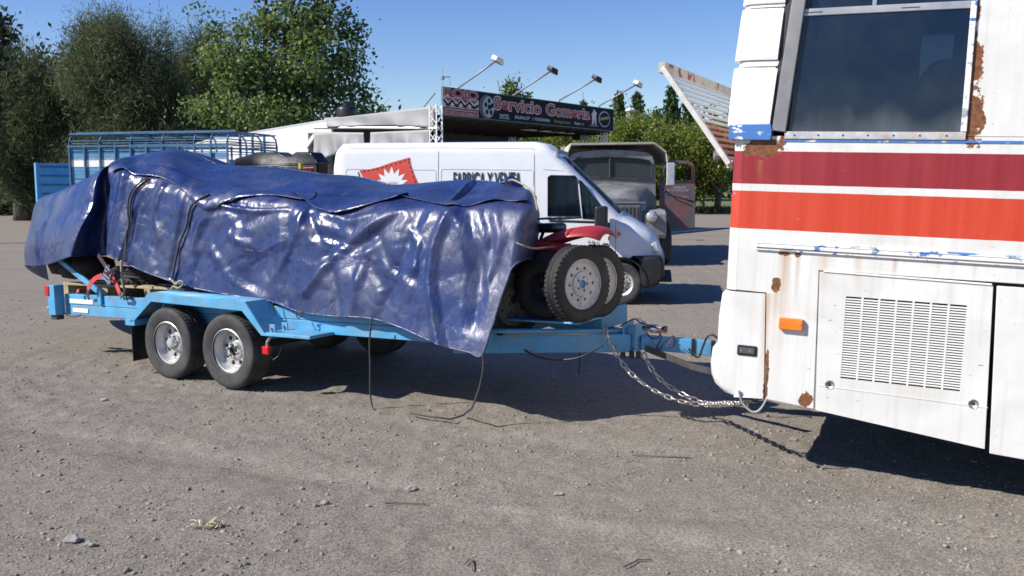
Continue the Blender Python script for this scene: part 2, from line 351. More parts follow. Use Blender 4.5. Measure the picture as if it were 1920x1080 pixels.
def rock(px, py, size, label, seed, flat=.6):
    r = np.random.default_rng(seed); b = bmesh.new(); bmesh.ops.create_icosphere(b, subdivisions=2, radius=1)
    for v in b.verts:
        q = v.co; k = 1 + .22*math.sin(3*q.x+seed)*math.cos(2.3*q.y-seed) + .1*r.standard_normal(); v.co = Vector((q.x*size*k*1.15, q.y*size*k*.9, q.z*size*k*flat))
    me = bpy.data.meshes.new('rock'); b.to_mesh(me); b.free(); me.materials.append(MT['rockm']); p = gnd(px, py)
    tag(link('rock', me, None, (p.x, p.y, float(gnoise2(p.x, p.y))+size*flat*.45)), label, 'rock', 'larger rocks lying on the lot')
MT['rockm'] = mat('rock', (.27, .25, .225), .95, var=.35, scale=40, bmp=.5, bscale=60, bdist=.01)
for a in [(770, 916, .036, 'angular grey rock lying alone near the middle of the gravel foreground', 3), (135, 1020, .040, 'round pale rock at the far lower left of the gravel', 5), (168, 1029, .026, 'small grey rock just right of the round pale rock at lower left', 8),
          (608, 947, .026, 'small rock lower left of the angular rock in the foreground', 9), (195, 752, .030, 'dark flat rock on the gravel left of the trailer wheels', 12), (1487, 827, .030, 'round rock beside the thin wire loop shadow near the bus', 14),
          (1047, 928, .030, 'low rock right of the angular rock in the foreground', 17), (690, 888+60, .018, 'tiny rock between two foreground rocks', 19)]: rock(*a)
# dry leaf tuft and twigs
straw = mat('dry_straw', (.48, .43, .31), .9, var=.3, scale=30); twigm = mat('twig_bark', (.12, .10, .085), .9, var=.3)
p = gnd(393, 992); mb = MB()
for k in range(46):
    a = rng.random()*6.28; l = .02+.07*rng.random(); c0 = Vector((rng.normal(0, .05), rng.normal(0, .03), .004)); e = c0+Vector((math.cos(a)*l, math.sin(a)*l*.7, .004+.035*rng.random()**2)); s_ = Vector((-math.sin(a), math.cos(a), .3*rng.standard_normal()))*(.003+.006*rng.random()); m_ = c0.lerp(e, .6)+Vector((0, 0, .012*rng.random()))
    mb.add([c0-s_*.4, c0+s_*.4, m_+s_, e, m_-s_], [(0,1,2,3,4)])
o = mb.build('dry_plant_tuft', straw, None, fix=False); o.location = (p.x, p.y, float(gnoise2(p.x, p.y))); tag(o, 'pale dry tuft of dead leaves lying on the lower left gravel', 'dead leaves')
def twig(pts, r, label, z=.012):
    Q = [gnd(*q) for q in pts]; mb = MB().tube([Vector((q.x, q.y, float(gnoise2(q.x, q.y))+z)) for q in Q], r, 5); tag(mb.build('twig', twigm), label, 'twig', 'twigs on the gravel')
twig([(1168, 1062), (1190, 1050), (1196, 1046), (1222, 1044)], .004, 'forked twig at the bottom of the picture right of centre')
twig([(1185, 851), (1240, 855), (1296, 856)], .004, 'long straight thin twig below the hanging chains')
twig([(722, 945), (745, 941), (800, 941)], .004, 'short dark stick in the middle of the foreground gravel')
twig([(872, 1062), (882, 1052), (886, 1075)], .004, 'bent grey stick at the bottom edge, left of centre')
# grass verge beyond the lot
def grass_material():
    m, nt, b, oc = newmat('grass'); c = mix(nt, noise(nt, oc, .3, 6), (.07, .10, .028), (.15, .16, .06)); c = mix(nt, .4, c, mix(nt, noise(nt, oc, 6, 5), (.04, .06, .015), (.2, .2, .09))); nt.links.new(c, b.inputs['Base Color']); b.inputs['Roughness'].default_value = .95; return m
MT['grass'] = grass_material()
gx2 = np.linspace(-400, 400, 160); gy2 = np.array(list(np.linspace(0, 12, 16))+[30, 80, 300, 1500.]); X, Y = np.meshgrid(gx2, gy2); e = 58+3.0*vnoise(X*.15, X*0, 31)
Zg = .02+.12*np.clip(Y/6, 0, 1)+.1*vnoise(X*.5, Y*.5, 32)*np.clip(Y/3, 0, 1); idx = np.arange(X.size).reshape(X.shape)
tag(link('grass_verge', fastmesh('grass_verge', np.stack([X, Y+e, Zg], -1).reshape(-1, 3), np.stack([idx[:-1,:-1], idx[:-1,1:], idx[1:,1:], idx[1:,:-1]], -1).reshape(-1, 4), MT['grass'], True)), kind='structure')
n = 16000; x = rng.uniform(-36, 18, n); y = 58.2+np.abs(rng.standard_normal(n))*5+3.0*vnoise(x*.15, x*0, 31); hgt = rng.uniform(.1, .4, n); a = rng.random(n)*3.14; dx, dy = np.cos(a)*.09, np.sin(a)*.09
V = np.stack([np.stack([x-dx, y-dy, 0*x], -1), np.stack([x+dx, y+dy, 0*x], -1), np.stack([x+rng.normal(0, .08, n), y+rng.normal(0, .08, n), hgt+.08], -1)], 1).reshape(-1, 3)
tag(link('verge_grass', fastmesh('verge_grass', V, np.arange(3*n).reshape(-1, 3), MT['grass'])), 'rough green grass growing along the far edge of the lot', 'grass', kind='stuff')

# ================================================================ THE BUS
B = Fr((2.75, 5.4, 0), 26, -1.6)
def Bq(x, y, v=0): q = B.p(x, y, v); return (q.x, q.z)
wRT, wRB, wOT, wOB = Bq(1640, 286)[1], Bq(1640, 351)[1], Bq(1640, 365)[1], Bq(1640, 440)[1]
W_SILL, W_RAIL = Bq(1640, 256)[1], Bq(1640, 462)[1]
def bus_paint():
    m, nt, b, oc = newmat('bus_paint'); L = nt.links
    sx = nt.nodes.new('ShaderNodeSeparateXYZ'); L.new(oc, sx.inputs[0]); u, z = sx.outputs[0], sx.outputs[2]
    wob = math_(nt, 'MULTIPLY_ADD', noise(nt, oc, 9, 3), .004, -.002); zz = math_(nt, 'ADD', z, wob)
    def band(lo, hi):
        return math_(nt, 'MULTIPLY', math_(nt, 'GREATER_THAN', zz, lo), math_(nt, 'LESS_THAN', zz, hi))
    streak = noise(nt, mapping(nt, oc, (14, 14, .7)), 1.0, 4, .6); dirt = noise(nt, oc, 2.2, 7, .6, .5)
    c = mix(nt, ramp(nt, dirt, [(.42, 0), (.75, .5)]), (.68, .68, .655), (.44, .41, .34))
    gr_ = noise(nt, mapping(nt, oc, (26, 26, 1.1)), 1.0, 5, .6); c = mix(nt, ramp(nt, gr_, [(.5, 0), (.8, .36)]), c, (.42, .38, .29))
    red = mix(nt, ramp(nt, streak, [(.35, 0), (.65, 1)]), (.23, .010, .016), (.29, .022, .030)); red = mix(nt, ramp(nt, noise(nt, oc, 2.5, 3), [(.5, 0), (.75, .5)]), red, (.17, .009, .016))
    org = mix(nt, ramp(nt, streak, [(.4, 0), (.7, 1)]), (.50, .040, .012), (.56, .062, .028))
    c = mix(nt, band(wRB, wRT), c, red); c = mix(nt, band(wOB, wOT), c, org)
    # rust: spots of its own shape at known places, with runs below them
    warp = noise(nt, oc, 11, 6, .65); warp2 = noise(nt, oc, 45, 6, .7); rustc = mix(nt, ramp(nt, noise(nt, oc, 30, 6, .7), [(.3, 0), (.7, 1)]), (.045, .018, .010), (.30, .115, .04))
    tot = None; run = None
    spots = [(1428, 276, 38, 20), (1823, 18, 14, 42), (1825, 118, 17, 46), (1821, 66, 11, 34), (1827, 222, 20, 50), (1818, 170, 8, 40), (1455, 535, 9, 14), (1510, 750, 12, 14), (1472, 476, 12, 4), (1497, 478, 6, 6), (1437, 700, 5, 48), (1468, 262, 8, 8), (1680, 478, 5, 3), (1610, 477, 6, 3), (1810, 258, 30, 4)]
    for (px, py, rx, ry) in spots:
        a = Bq(px, py); s_ = abs(Bq(px+10, py)[0]-a[0])/10; t_ = abs(Bq(px, py+10)[1]-a[1])/10
        du = math_(nt, 'DIVIDE', math_(nt, 'SUBTRACT', u, a[0]), rx*s_); dz = math_(nt, 'DIVIDE', math_(nt, 'SUBTRACT', z, a[1]), ry*t_)
        d = math_(nt, 'ADD', math_(nt, 'POWER', math_(nt, 'ABSOLUTE', du), 2), math_(nt, 'POWER', math_(nt, 'ABSOLUTE', dz), 2)); d = math_(nt, 'ADD', d, math_(nt, 'ADD', math_(nt, 'MULTIPLY_ADD', warp, 4.4, -2.2), math_(nt, 'MULTIPLY_ADD', warp2, 2.0, -1.0)))
        f = math_(nt, 'LESS_THAN', d, 1.0); tot = f if tot is None else math_(nt, 'MAXIMUM', tot, f)
    for (px, py, rx, ln, k) in [(1472, 480, 13, 260, 1.0), (1497, 480, 6, 110, .8), (1440, 550, 12, 230, .7), (1455, 548, 8, 150, .6), (1818, 150, 10, 130, .9), (1680, 480, 7, 60, .7), (1610, 480, 10, 70, .6), (1545, 480, 26, 80, .45), (1425, 300, 8, 45, .6), (1830, 480, 7, 60, .6), (1760, 480, 10, 55, .4)]:
        a = Bq(px, py); s_ = abs(Bq(px+10, py)[0]-a[0])/10; t_ = abs(Bq(px, py+10)[1]-a[1])/10
        du = math_(nt, 'ABSOLUTE', math_(nt, 'DIVIDE', math_(nt, 'SUBTRACT', u, a[0]), rx*s_)); dz = math_(nt, 'DIVIDE', math_(nt, 'SUBTRACT', a[1], z), ln*t_)
        f = math_(nt, 'MULTIPLY', math_(nt, 'SUBTRACT', 1.0, du, clamp=True), math_(nt, 'MULTIPLY', math_(nt, 'GREATER_THAN', dz, 0), math_(nt, 'SUBTRACT', 1.0, dz, clamp=True)))
        f = math_(nt, 'MULTIPLY', f, math_(nt, 'MULTIPLY', ramp(nt, streak, [(.3, .3), (.6, 1)]), k)); run = f if run is None else math_(nt, 'MAXIMUM', run, f)
    c = mix(nt, run, c, (.40, .19, .045)); c = mix(nt, tot, c, rustc)
    chip = noise(nt, mapping(nt, oc, (1, 1, 1.8)), 24, 4, .55); cf = ramp(nt, chip, [(.705, 0), (.715, 1)]); c = mix(nt, cf, c, mix(nt, noise(nt, oc, 20, 1), (.06, .16, .42), (.35, .36, .37)))
    L.new(c, b.inputs['Base Color']); L.new(mix(nt, tot, (.38,)*3, (.92,)*3), b.inputs['Roughness']); b.inputs['Coat Weight'].default_value = .2; b.inputs['Coat Roughness'].default_value = .2
    hh = math_(nt, 'ADD', math_(nt, 'MULTIPLY', noise(nt, oc, 1.6, 2), 1.0), math_(nt, 'MULTIPLY', math_(nt, 'MULTIPLY', tot, noise(nt, oc, 60, 4)), .12)); bump(nt, b, hh, .25, .03); return m
def chipped(name, base, cut_, c1=(.06, .18, .45), c2=(.35, .36, .36), scale=16):
    m, nt, b, oc = newmat(name); n = noise(nt, mapping(nt, oc, (.6, 1, 1.4)), scale, 6, .6); f = ramp(nt, n, [(cut_, 0), (cut_+.02, 1)]); n2 = noise(nt, oc, scale*.7, 4); under = mix(nt, ramp(nt, n2, [(.5, 0), (.52, 1)]), c1, c2)
    nt.links.new(mix(nt, f, base, under), b.inputs['Base Color']); b.inputs['Roughness'].default_value = .5; bump(nt, b, f, .3, .002); return m
MT['bus'] = bus_paint(); MT['chipwhite'] = chipped('chipped_white', (.74, .73, .69), .55); MT['chipblue'] = chipped('chipped_blue', (.05, .16, .44), .58, (.42, .40, .36), (.75, .74, .7), 20); MT['chipwhite2'] = chipped('lightly_chipped_white', (.80, .79, .75), .70)
bus = thing('bus', 'old white coach with red and orange stripes and rust spots at right edge', 'bus', B.m)
UF, WD = 8.6, 2.45
hTL, hTR, hBR, hBL = Bq(1537, 509), Bq(1862, 536), Bq(1846, 841), Bq(1529, 768)
def prism_part(name, poly, m, a=0, b=.03, bev=.006, parent=bus, **k): return MB().prism(poly, a, b).build(name, m, parent, bevel=bev, **k)
uc = Bq(1388, 400)[0]                                 # where the rounded rear corner begins
g = .006
# upper side with the stripes, running down to the sill behind the hatch
bandL = Bq(1437, 549); pAL, pAR = Bq(1434, 748), Bq(1525, 767)
prism_part('side_panel', [(uc, W_SILL), (UF, W_SILL), (UF, hTR[1]+g), (hTL[0]-g, hTL[1]+g), (pAR[0], pAR[1]), (pAL[0], pAL[1]), (bandL[0], bandL[1]), (uc, bandL[1]+.004)], MT['bus'], bev=.004)
# hatch with the grille: plate in four strips around the opening, slats inside it
gTL, gTR, gBR, gBL = Bq(1584, 556), Bq(1810, 571), Bq(1803, 732), Bq(1579, 711)
h = bpy.data.objects.new('engine_hatch', None); COL.objects.link(h); h.parent = bus
u0, u1, w0, w1 = .5*(gTL[0]+gBL[0]), .5*(gTR[0]+gBR[0]), .5*(gBL[1]+gBR[1]), .5*(gTL[1]+gTR[1])
fy = -.010
plate = MB()
plate.prism([hTL, (u0, hTL[1]+(hTR[1]-hTL[1])*(u0-hTL[0])/(hTR[0]-hTL[0])), (u0, hBL[1]+(hBR[1]-hBL[1])*(u0-hBL[0])/(hBR[0]-hBL[0])), hBL], fy, .02)
plate.prism([(u1, hTL[1]+(hTR[1]-hTL[1])*(u1-hTL[0])/(hTR[0]-hTL[0])), hTR, hBR, (u1, hBL[1]+(hBR[1]-hBL[1])*(u1-hBL[0])/(hBR[0]-hBL[0]))], fy, .02)
e0, e1 = hTL[1]+(hTR[1]-hTL[1])*(u0-hTL[0])/(hTR[0]-hTL[0]), hTL[1]+(hTR[1]-hTL[1])*(u1-hTL[0])/(hTR[0]-hTL[0])
f0, f1 = hBL[1]+(hBR[1]-hBL[1])*(u0-hBL[0])/(hBR[0]-hBL[0]), hBL[1]+(hBR[1]-hBL[1])*(u1-hBL[0])/(hBR[0]-hBL[0])
plate.prism([(u0, e0), (u1, e1), (u1, w1), (u0, w1)], fy, .02).prism([(u0, w0), (u1, w0), (u1, f1), (u0, f0)], fy, .02)
plate.build('hatch_plate', MT['bus'], h, bevel=.0)
NS = 33; pitch = (w1-w0)/NS; slat = MB().box((u0, -.009, -pitch*.24), (u1, .006, pitch*.24)).mesh('slat', MT['chipwhite2'])
for k in range(1, NS): link('slat', slat, h, (0, 0, w0+k*pitch))
barm = MB().box((-.006, -.0095, w0), (.006, .008, w1)).mesh('grille_bar', MT['bus'])
for k in range(1, 7): link('grille_bar', barm, h, (u0+(u1-u0)*k/7, 0, 0))
MB().box((u0-.03, .05, w0-.03), (u1+.03, .06, w1+.03)).build('grille_backing', MT['grime_dark'], h)
crease = Bq(1535, 722), Bq(1852, 764)
MB().bar((crease[0][0], fy-.001, crease[0][1]), (crease[1][0], fy-.001, crease[1][1]), .003, .005).build('pressed_crease', MT['bus'], h)
for q in (Bq(1556, 721), Bq(1825, 757)):
    k = MB().lathe([(.026, fy-.004), (.03, fy+.0), (.014, fy-.006), (.013, fy+.012), (0.001, fy+.012)], 18, 'y', (q[0], 0, q[1])).build('lock_ring', MT['alu'], h, smooth=True); MB().disc(.011, fy-.002, 12, 'y', (q[0], 0, q[1])).build('keyhole', MT['grime_dark'], k)
hin = Bq(1545, 508), Bq(1860, 533)
MB().bar((hin[0][0], -.012, hin[0][1]), (hin[1][0], -.012, hin[1][1]), .012, .010).build('hinge', MT['chipwhite2'], h, bevel=.002)
# next skirt panel towards the front of the bus
nTL, nBL = Bq(1869, 536), Bq(1855, 850); nb = Bq(1920, 862)
sl = (nb[1]-nBL[1])/(nb[0]-nBL[0]); prism_part('skirt_panel', [nTL, (2.0, hTR[1]-.004), (2.0, nBL[1]+sl*.3), (nBL[0]+.35, nBL[1]+sl*.3), nBL], MT['bus'], -.008, .02, .005)
prism_part('skirt_panel', [(2.02, hTR[1]-.004), (UF, hTR[1]-.004), (UF, nBL[1]+sl*.3), (3.4, nBL[1]+sl*.3), (3.3, .85), (2.95, 1.0), (2.5, 1.0), (2.15, .85), (2.05, nBL[1]+sl*.3), (2.02, nBL[1]+sl*.3)], MT['bus'], -.008, .02, .005)
# moulding rail below the stripes
r0, r1 = Bq(1418, 458), Bq(1920, 489); sl = (r1[1]-r0[1])/(r1[0]-r0[0]); rail = MB()
for dz, hh, dp in ((.018, .016, .016), (-.004, .022, .026), (-.026, .016, .016)): rail.bar((r0[0], -dp/2, r0[1]+dz), (UF, -dp/2, r0[1]+dz+sl*(UF-r0[0])), dp, hh)
rail.build('side_moulding', MT['chipwhite'], bus, bevel=.003)
# rear corner: rounded shell carrying the stripes on round the back
def corner(levels, name, m, r=.14, n=10, v1=WD, bev=0):
    G = []
    for (wz, du, dv) in levels:
        row = [(uc, dv, wz)]
        for k in range(1, n+1):
            A = math.pi/2*k/n; row.append((uc+du-r*math.sin(A), dv+r*(1-math.cos(A)), wz))
        for k in range(n, -1, -1):
            A = math.pi/2*k/n; row.append((uc+du-r*math.sin(A), v1-dv-r*(1-math.cos(A)), wz))
        row.append((uc, v1-dv, wz)); G.append(row)
    mb = MB().grid(G); o = mb.build(name, m, bus, smooth=True); return solid(o, .02)
corner([(W_SILL, 0, 0), (1.9, -.003, 0), (1.6, -.005, 0), (bandL[1]+.004, -.006, 0), (bandL[1]-.002, .01, .012)], 'rear_shell', MT['bus'], .07)
# wrap-round bumper with a bulging lower lip
bz = [Bq(1400, y)[1] for y in (548, 556, 600, 650, 662, 690, 712, 728, 742, 746)]
bu = [-.015, -.04, -.055, -.055, -.085, -.095, -.085, -.06, .0, .06]
G = []
for wz, du, py_ in zip(bz, bu, (548, 556, 600, 650, 662, 690, 712, 728, 742, 746)):
    row = []; ua = Bq(1436.5-(py_-549)*.018, py_)[0]-.003; r = .12
    row.append((ua, -.004, wz - .10*(ua-uc)*0)); row.append((uc+.03, -.004+.0*du, wz))
    for k in range(0, 11):
        A = math.pi/2*k/10; row.append((uc+.02+du-r*math.sin(A)*.75, -.004+r*(1-math.cos(A)), wz))
    row += [(uc+.02+du-r*.75, .5, wz), (uc+.02+du-r*.75, WD-.5, wz)]
    for k in range(10, -1, -1):
        A = math.pi/2*k/10; row.append((uc+.02+du-r*math.sin(A)*.75, WD+.004-r*(1-math.cos(A)), wz))
    row.append((ua, WD+.004, wz)); G.append(row)
# lower edge droops towards the front as the skirt does
zb = Bq(1433, 748)[1]
for i in (7, 8, 9): G[i][0] = (G[i][0][0], G[i][0][1], {7: Bq(1433, 732)[1], 8: Bq(1433, 744)[1], 9: Bq(1433, 748)[1]}[i])
solid(MB().grid(G).build('rear_bumper', MT['bus'], bus, smooth=True), .02, split=50)
# bumper recess lamp, amber marker
q = Bq(1401, 657); k = MB().box((q[0]-.064, -.014, q[1]-.034), (q[0]+.064, .01, q[1]+.034)).build('recess_frame', MT['black'], bus, bevel=.008)
MB().box((q[0]-.05, -.019, q[1]-.02), (q[0]+.05, -.012, q[1]+.018)).build('recess_plate', mat('dark_grey_plate', (.08, .085, .09), .5), k, bevel=.004)
for d in (-.035, .02): MB().disc(.006, -.0205, 10, 'y', (q[0]+d, 0, q[1])).build('screw', MT['alu'], k)
q = Bq(1484, 607); k = MB().box((q[0]-.074, -.035, q[1]-.038), (q[0]+.074, 0, q[1]+.038)).build('marker_lamp', MT['amber'], bus, bevel=.008)
for d in (-.058, .058): MB().disc(.007, -.0365, 10, 'y', (q[0]+d, 0, q[1]+.003)).build('screw', MT['alu'], k)
def pane_dust():
    m = MT['busglass']; nt = m.node_tree; L = nt.links; tc = nt.nodes.new('ShaderNodeTexCoord').outputs['Object']; sp_ = nt.nodes.new('ShaderNodeSeparateXYZ'); L.new(tc, sp_.inputs[0])
    n = noise(nt, mapping(nt, tc, (2.2, 1, 1), (.4, 0, 0)), 1.6, 4, .5); top = math_(nt, 'MULTIPLY_ADD', n, .55, W_SILL-.12); f = math_(nt, 'DIVIDE', math_(nt, 'SUBTRACT', top, sp_.outputs[2]), .22, clamp=True); f = math_(nt, 'MULTIPLY', f, .28)
    b = nt.nodes['Principled BSDF']; old = b.inputs['Base Color'].links[0].from_socket; L.new(mix(nt, f, old, (.30, .31, .31)), b.inputs['Base Color'])
    mx = [x for x in nt.nodes if x.type == 'MIX_SHADER'][0]; of = mx.inputs[0].links[0].from_socket; L.new(math_(nt, 'MAXIMUM', of, math_(nt, 'ADD', f, .7)), mx.inputs[0]); L.new(mix(nt, f, (.05,)*3, (.6,)*3), b.inputs['Roughness'])
pane_dust()
# ---- window band
wl, wr = Bq(1478, 249), Bq(1800, 260); wtL = Bq(1508, 22)
UW0, UW1 = wl[0], wr[0]; W_TOP, W_TR = 3.22, .5*(Bq(1505, 24)[1]+Bq(1800, 8)[1])
MB().box((UW1+.03, 0, W_SILL+.002), (UF, .03, 3.3)).build('upper_side_panel', MT['bus'], bus, bevel=.004)
MB().box((uc-.02, 0, W_TOP+.03), (UW1+.03, .03, 3.3)).build('header_panel', MT['bus'], bus)
# sill strip and frame
MB().box((UW0-.02, -.012, W_SILL-.018), (UW1+.03, .0, W_SILL+.028)).build('window_sill', mat('bare_zinc_sill', (.50, .51, .50), .5, .3, var=.25, scale=14, dirt=(.3, .16, .08), dfac=.45, dscale=9), bus, bevel=.003)
for k in range(7): MB().disc(.006, -.0135, 8, 'y', (UW0+.04+(UW1-UW0-.04)*k/6.5, 0, W_SILL+.006)).build('rivet', MT['grime_dark'], bus)
MB().box((UW0-.02, -.006, W_SILL-.034), (UF, -.0005, W_SILL-.020)).build('paint_edge', MT['chipblue'], bus)
pl = [Bq(1448, 245), Bq(1474, 248), Bq(1512, 0), Bq(1486, 0)]; ex = lambda a, b: (b[0]+(b[0]-a[0])*.8, b[1]+(b[1]-a[1])*.8)
prism_part('window_pillar', [pl[0], pl[1], ex(pl[1], pl[2]), ex(pl[0], pl[3])], MT['greyframe'], -.022, .03, .006)
sp = [Bq(1440, 238), Bq(1450, 246), Bq(1488, 0), Bq(1471, 0)]
prism_part('window_seal', [sp[0], sp[1], ex(sp[1], sp[2]), ex(sp[0], sp[3])], MT['rubber'], -.006, .03, .002)
MB().box((UW1, -.016, W_SILL+.03), (UW1+.032, .03, W_TOP+.03)).build('window_edge', MT['chipwhite'], bus, bevel=.003)
MB().box((UW0-.005, .002, W_TR-.022), (UW1, .03, W_TR+.022)).build('slider_rail', MT['alu'], bus, bevel=.004)
MB().box((UW0+.0, .001, W_TR+.022), (UW0+.025, .028, W_TOP+.03)).build('slider_stile', MT['black'], bus, bevel=.002)
md = Bq(1640, 5)[0]; MB().box((md-.012, .004, W_TR+.022), (md+.012, .028, W_TOP+.03)).build('slider_stile', MT['alu'], bus, bevel=.002)
for d in (.06, .62): MB().box((UW0+d*(UW1-UW0), .0, W_TR-.004), (UW0+d*(UW1-UW0)+.10, .002, W_TR+.001)).build('drain_slot', MT['grime_dark'], bus)
MB().prism([(wl[0]+.0, W_SILL+.03), (UW1, W_SILL+.03), (UW1, W_TR-.022), (Bq(1505, 24)[0], W_TR-.022)], .010, .015).build('window_pane', MT['busglass'], bus)
MB().prism([(UW0+.03, W_TR+.022), (UW1, W_TR+.022), (UW1, W_TOP+.03), (UW0+.03, W_TOP+.03)], .013, .018).build('window_pane', MT['busglass'], bus)
# stepped covers over the rear corner pillar: each one overlaps the next, leaning forward with height
def cover(y0, y1, xl0, xl1, xr0, xr1, name='corner_cover', out=.03, m=None, step=.02):
    G = []; n = 8
    for t in np.linspace(0, 1, 9):
        y = y0+(y1-y0)*t; ur = Bq(xr0+(xr1-xr0)*t, y)[0]; ul = Bq(xl0+(xl1-xl0)*t, y)[0]; wz = Bq(.5*(xl0+xr0), y)[1]; row = []
        o_ = out*(.5+.5*t)-.012*(1 if t in (0, 1) else 0); r = .09
        row.append((ur, .01, wz)); row.append((ur, -o_, wz)); row.append((.5*(ur+ul), -o_-.004, wz))
        for k in range(n+1):
            A = math.pi/2*k/n; row.append((ul+.045-.055*math.sin(A), -o_+r*(1-math.cos(A)), wz))
        row += [(ul-.01, .5, wz), (ul-.01, WD-.1, wz), (ul+.1, WD, wz)]; G.append(row)
    mb = MB().grid(G)
    for i in (0, len(G)-1): mb.add(G[i], [tuple(range(len(G[i])))])
    return mb.build(name, m or MT['chipwhite2'], bus, auto=40)
cover(127, 236, 1375, 1364, 1459, 1444)
cover(113, 126, 1387, 1384, 1462, 1458, 'cover_joint', .012)
cover(16, 113, 1391, 1378, 1471, 1459)
cover(7, 15, 1398, 1397, 1473, 1472, 'cover_joint', .012)
cover(-95, 7, 1411, 1393, 1486, 1473)
prism_part('corner_band', [Bq(1368, 262), Bq(1446, 263), Bq(1449, 245), Bq(1447, 233), Bq(1370, 234)], MT['chipblue'], -.030, .05, .003)
corner([(3.3, .06, .0), (3.0, .055, .01), (W_SILL+.2, .03, .012), (W_SILL, 0, 0)], 'upper_rear_shell', MT['white'], .07)
# far side, roof, floor, front, so that the coach is a closed hollow body
fa, fb = B.p(1716, 236, WD), B.p(1792, 34, WD)
fw0, fw1 = fa.x, fb.x+.0; fz0, fz1 = fa.z, 3.1
xs = [uc-.05, min(fw0, fw1), max(fw0, fw1)+.0, UF]; xs = sorted(set(xs)); zs = [.45, fz0, fz1, 3.3]
MB().cells(xs, zs, lambda x, z: min(fw0, fw1) < x < max(fw0, fw1) and fz0 < z < fz1, WD-.03, .03).build('far_side', MT['white'], bus)
MB().cells(xs, [1.03, fz0, fz1, 3.28], lambda x, z: min(fw0, fw1) < x < max(fw0, fw1) and fz0 < z < fz1, WD-.05, .012).build('far_dark_lining', MT['grime_dark'], bus)  # dark lining added so no sunlit patch shows on the far wall
MB().bar((min(fw0, fw1), WD-.02, B.p(1750, 60, WD).z), (max(fw0, fw1), WD-.02, B.p(1750, 60, WD).z), .02, .05).build('far_window_rail', MT['black'], bus)
G = []
for k in range(13):
    A = math.pi*k/12; G.append([(uc+.0, WD/2-math.cos(A)*WD/2, 3.3+.22*math.sin(A)**.7), (UF, WD/2-math.cos(A)*WD/2, 3.3+.22*math.sin(A)**.7)])
MB().grid(G).build('roof', MT['white'], bus, smooth=True)
MB().box((uc+.05, .05, .98), (UF-.05, WD-.05, 1.02)).build('floor', MT['grime_dark'], bus); MB().box((UF-.03, 0, .35), (UF, WD, 3.3)).build('front_wall', MT['white'], bus)
MB().box((-.9, .09, .45), (1.9, WD-.09, .97)).build('engine_bay', MT['grime_dark'], bus)
MB().box((uc+.02, .04, 1.0), (UF, .05, W_SILL)).build('inner_lining', MT['grime_dark'], bus); MB().box((uc+.04, .05, 1.03), (uc+.06, WD-.05, 3.28)).build('rear_lining', MT['grime_dark'], bus)
seatm = mat('dark_seat_cloth', (.03, .03, .04), .9)
for (u_, v_) in ((-.2, 1.7), (.45, .55)):
    sq = MB(); sq.prism([(u_-.1, 1.03), (u_+.4, 1.03), (u_+.4, 1.5), (u_+.12, 1.5), (u_-.02, 2.28), (u_-.14, 2.28)], v_-.42, v_+.42).build('seat', seatm, bus, bevel=.05)
q = B.p(1765, 135, 2.1); MB().prism([(q.x-.22, 1.5), (q.x+.25, 1.5), (q.x+.2, q.z+.02), (q.x+.08, q.z+.10), (q.x-.06, q.z+.08), (q.x-.16, q.z-.06)], 2.0, 2.15).build('seat_headrest', seatm, bus, bevel=.04)
# wheels beyond the picture's edge carry the bus
def bus_wheel(u, v):
    zc = .5 - (-u*math.sin(R(1.6)))*1; zc = .5 + u*math.sin(R(1.6)); t = MB().lathe([(.28, -.13), (.42, -.14), (.49, -.11), (.5, -.06), (.5, .06), (.49, .11), (.42, .14), (.28, .13)], 36, closed=True).build('wheel', MT['rubber'], bus, smooth=True, m=(u, v, zc)); MB().lathe([(.001, -.03), (.12, -.05), (.2, .02), (.27, -.02), (.285, -.12)], 28).build('rim', MT['greyrim'], t, smooth=True)
for u in (2.72, 7.2):
    for v in (.2, WD-.2): bus_wheel(u, v)
# slatted louvre panel leaning out behind the rear window
a = B.p(1368, 308, .12); c = B.p(1243, 127, .12); lv = bpy.data.objects.new('rear_louvre', None); COL.objects.link(lv); lv.parent = bus
A0, A1 = Vector((a.x, .12, a.z)), Vector((c.x, .12, c.z)); VV = Vector((0, WD-.3, 0))
redslat = mat('faded_red_slat', (.42, .055, .035), .5, dirt=(.4, .3, .26), dfac=.5); greyslat = mat('weathered_white_slat', (.58, .57, .55), .6, dirt=(.3, .26, .2), dfac=.5, dscale=6)
MB().bar(A0, A1, .035, .05, (0, 1, 0)).build('louvre_stile', greyslat, lv, bevel=.004); MB().bar(A0+VV, A1+VV, .035, .05, (0, 1, 0)).build('louvre_stile', greyslat, lv, bevel=.004)
MB().bar(A1-Vector((0,.02,0)), A1+VV, .05, .07).build('louvre_rail', mat('rusty_louvre_rail', (.40, .36, .31), .7, rust=(8, .55)), lv, bevel=.004); MB().bar(A0, A0+VV, .04, .05).build('louvre_rail', greyslat, lv, bevel=.004)
NL = 15
for k in range(1, NL):
    q = A0.lerp(A1, k/NL); MB().bar(q, q+VV, .026, .010, (A1-A0).cross(VV)).build('louvre_slat', redslat if 1 < k < 7 else greyslat, lv, bevel=.002)
MB().bar(A0.lerp(A1, .12)-Vector((.02, .02, .0)), A0.lerp(A1, .12)+Vector((-.05, .05, -.03)), .03, .05).build('louvre_latch', MT['steel'], lv)

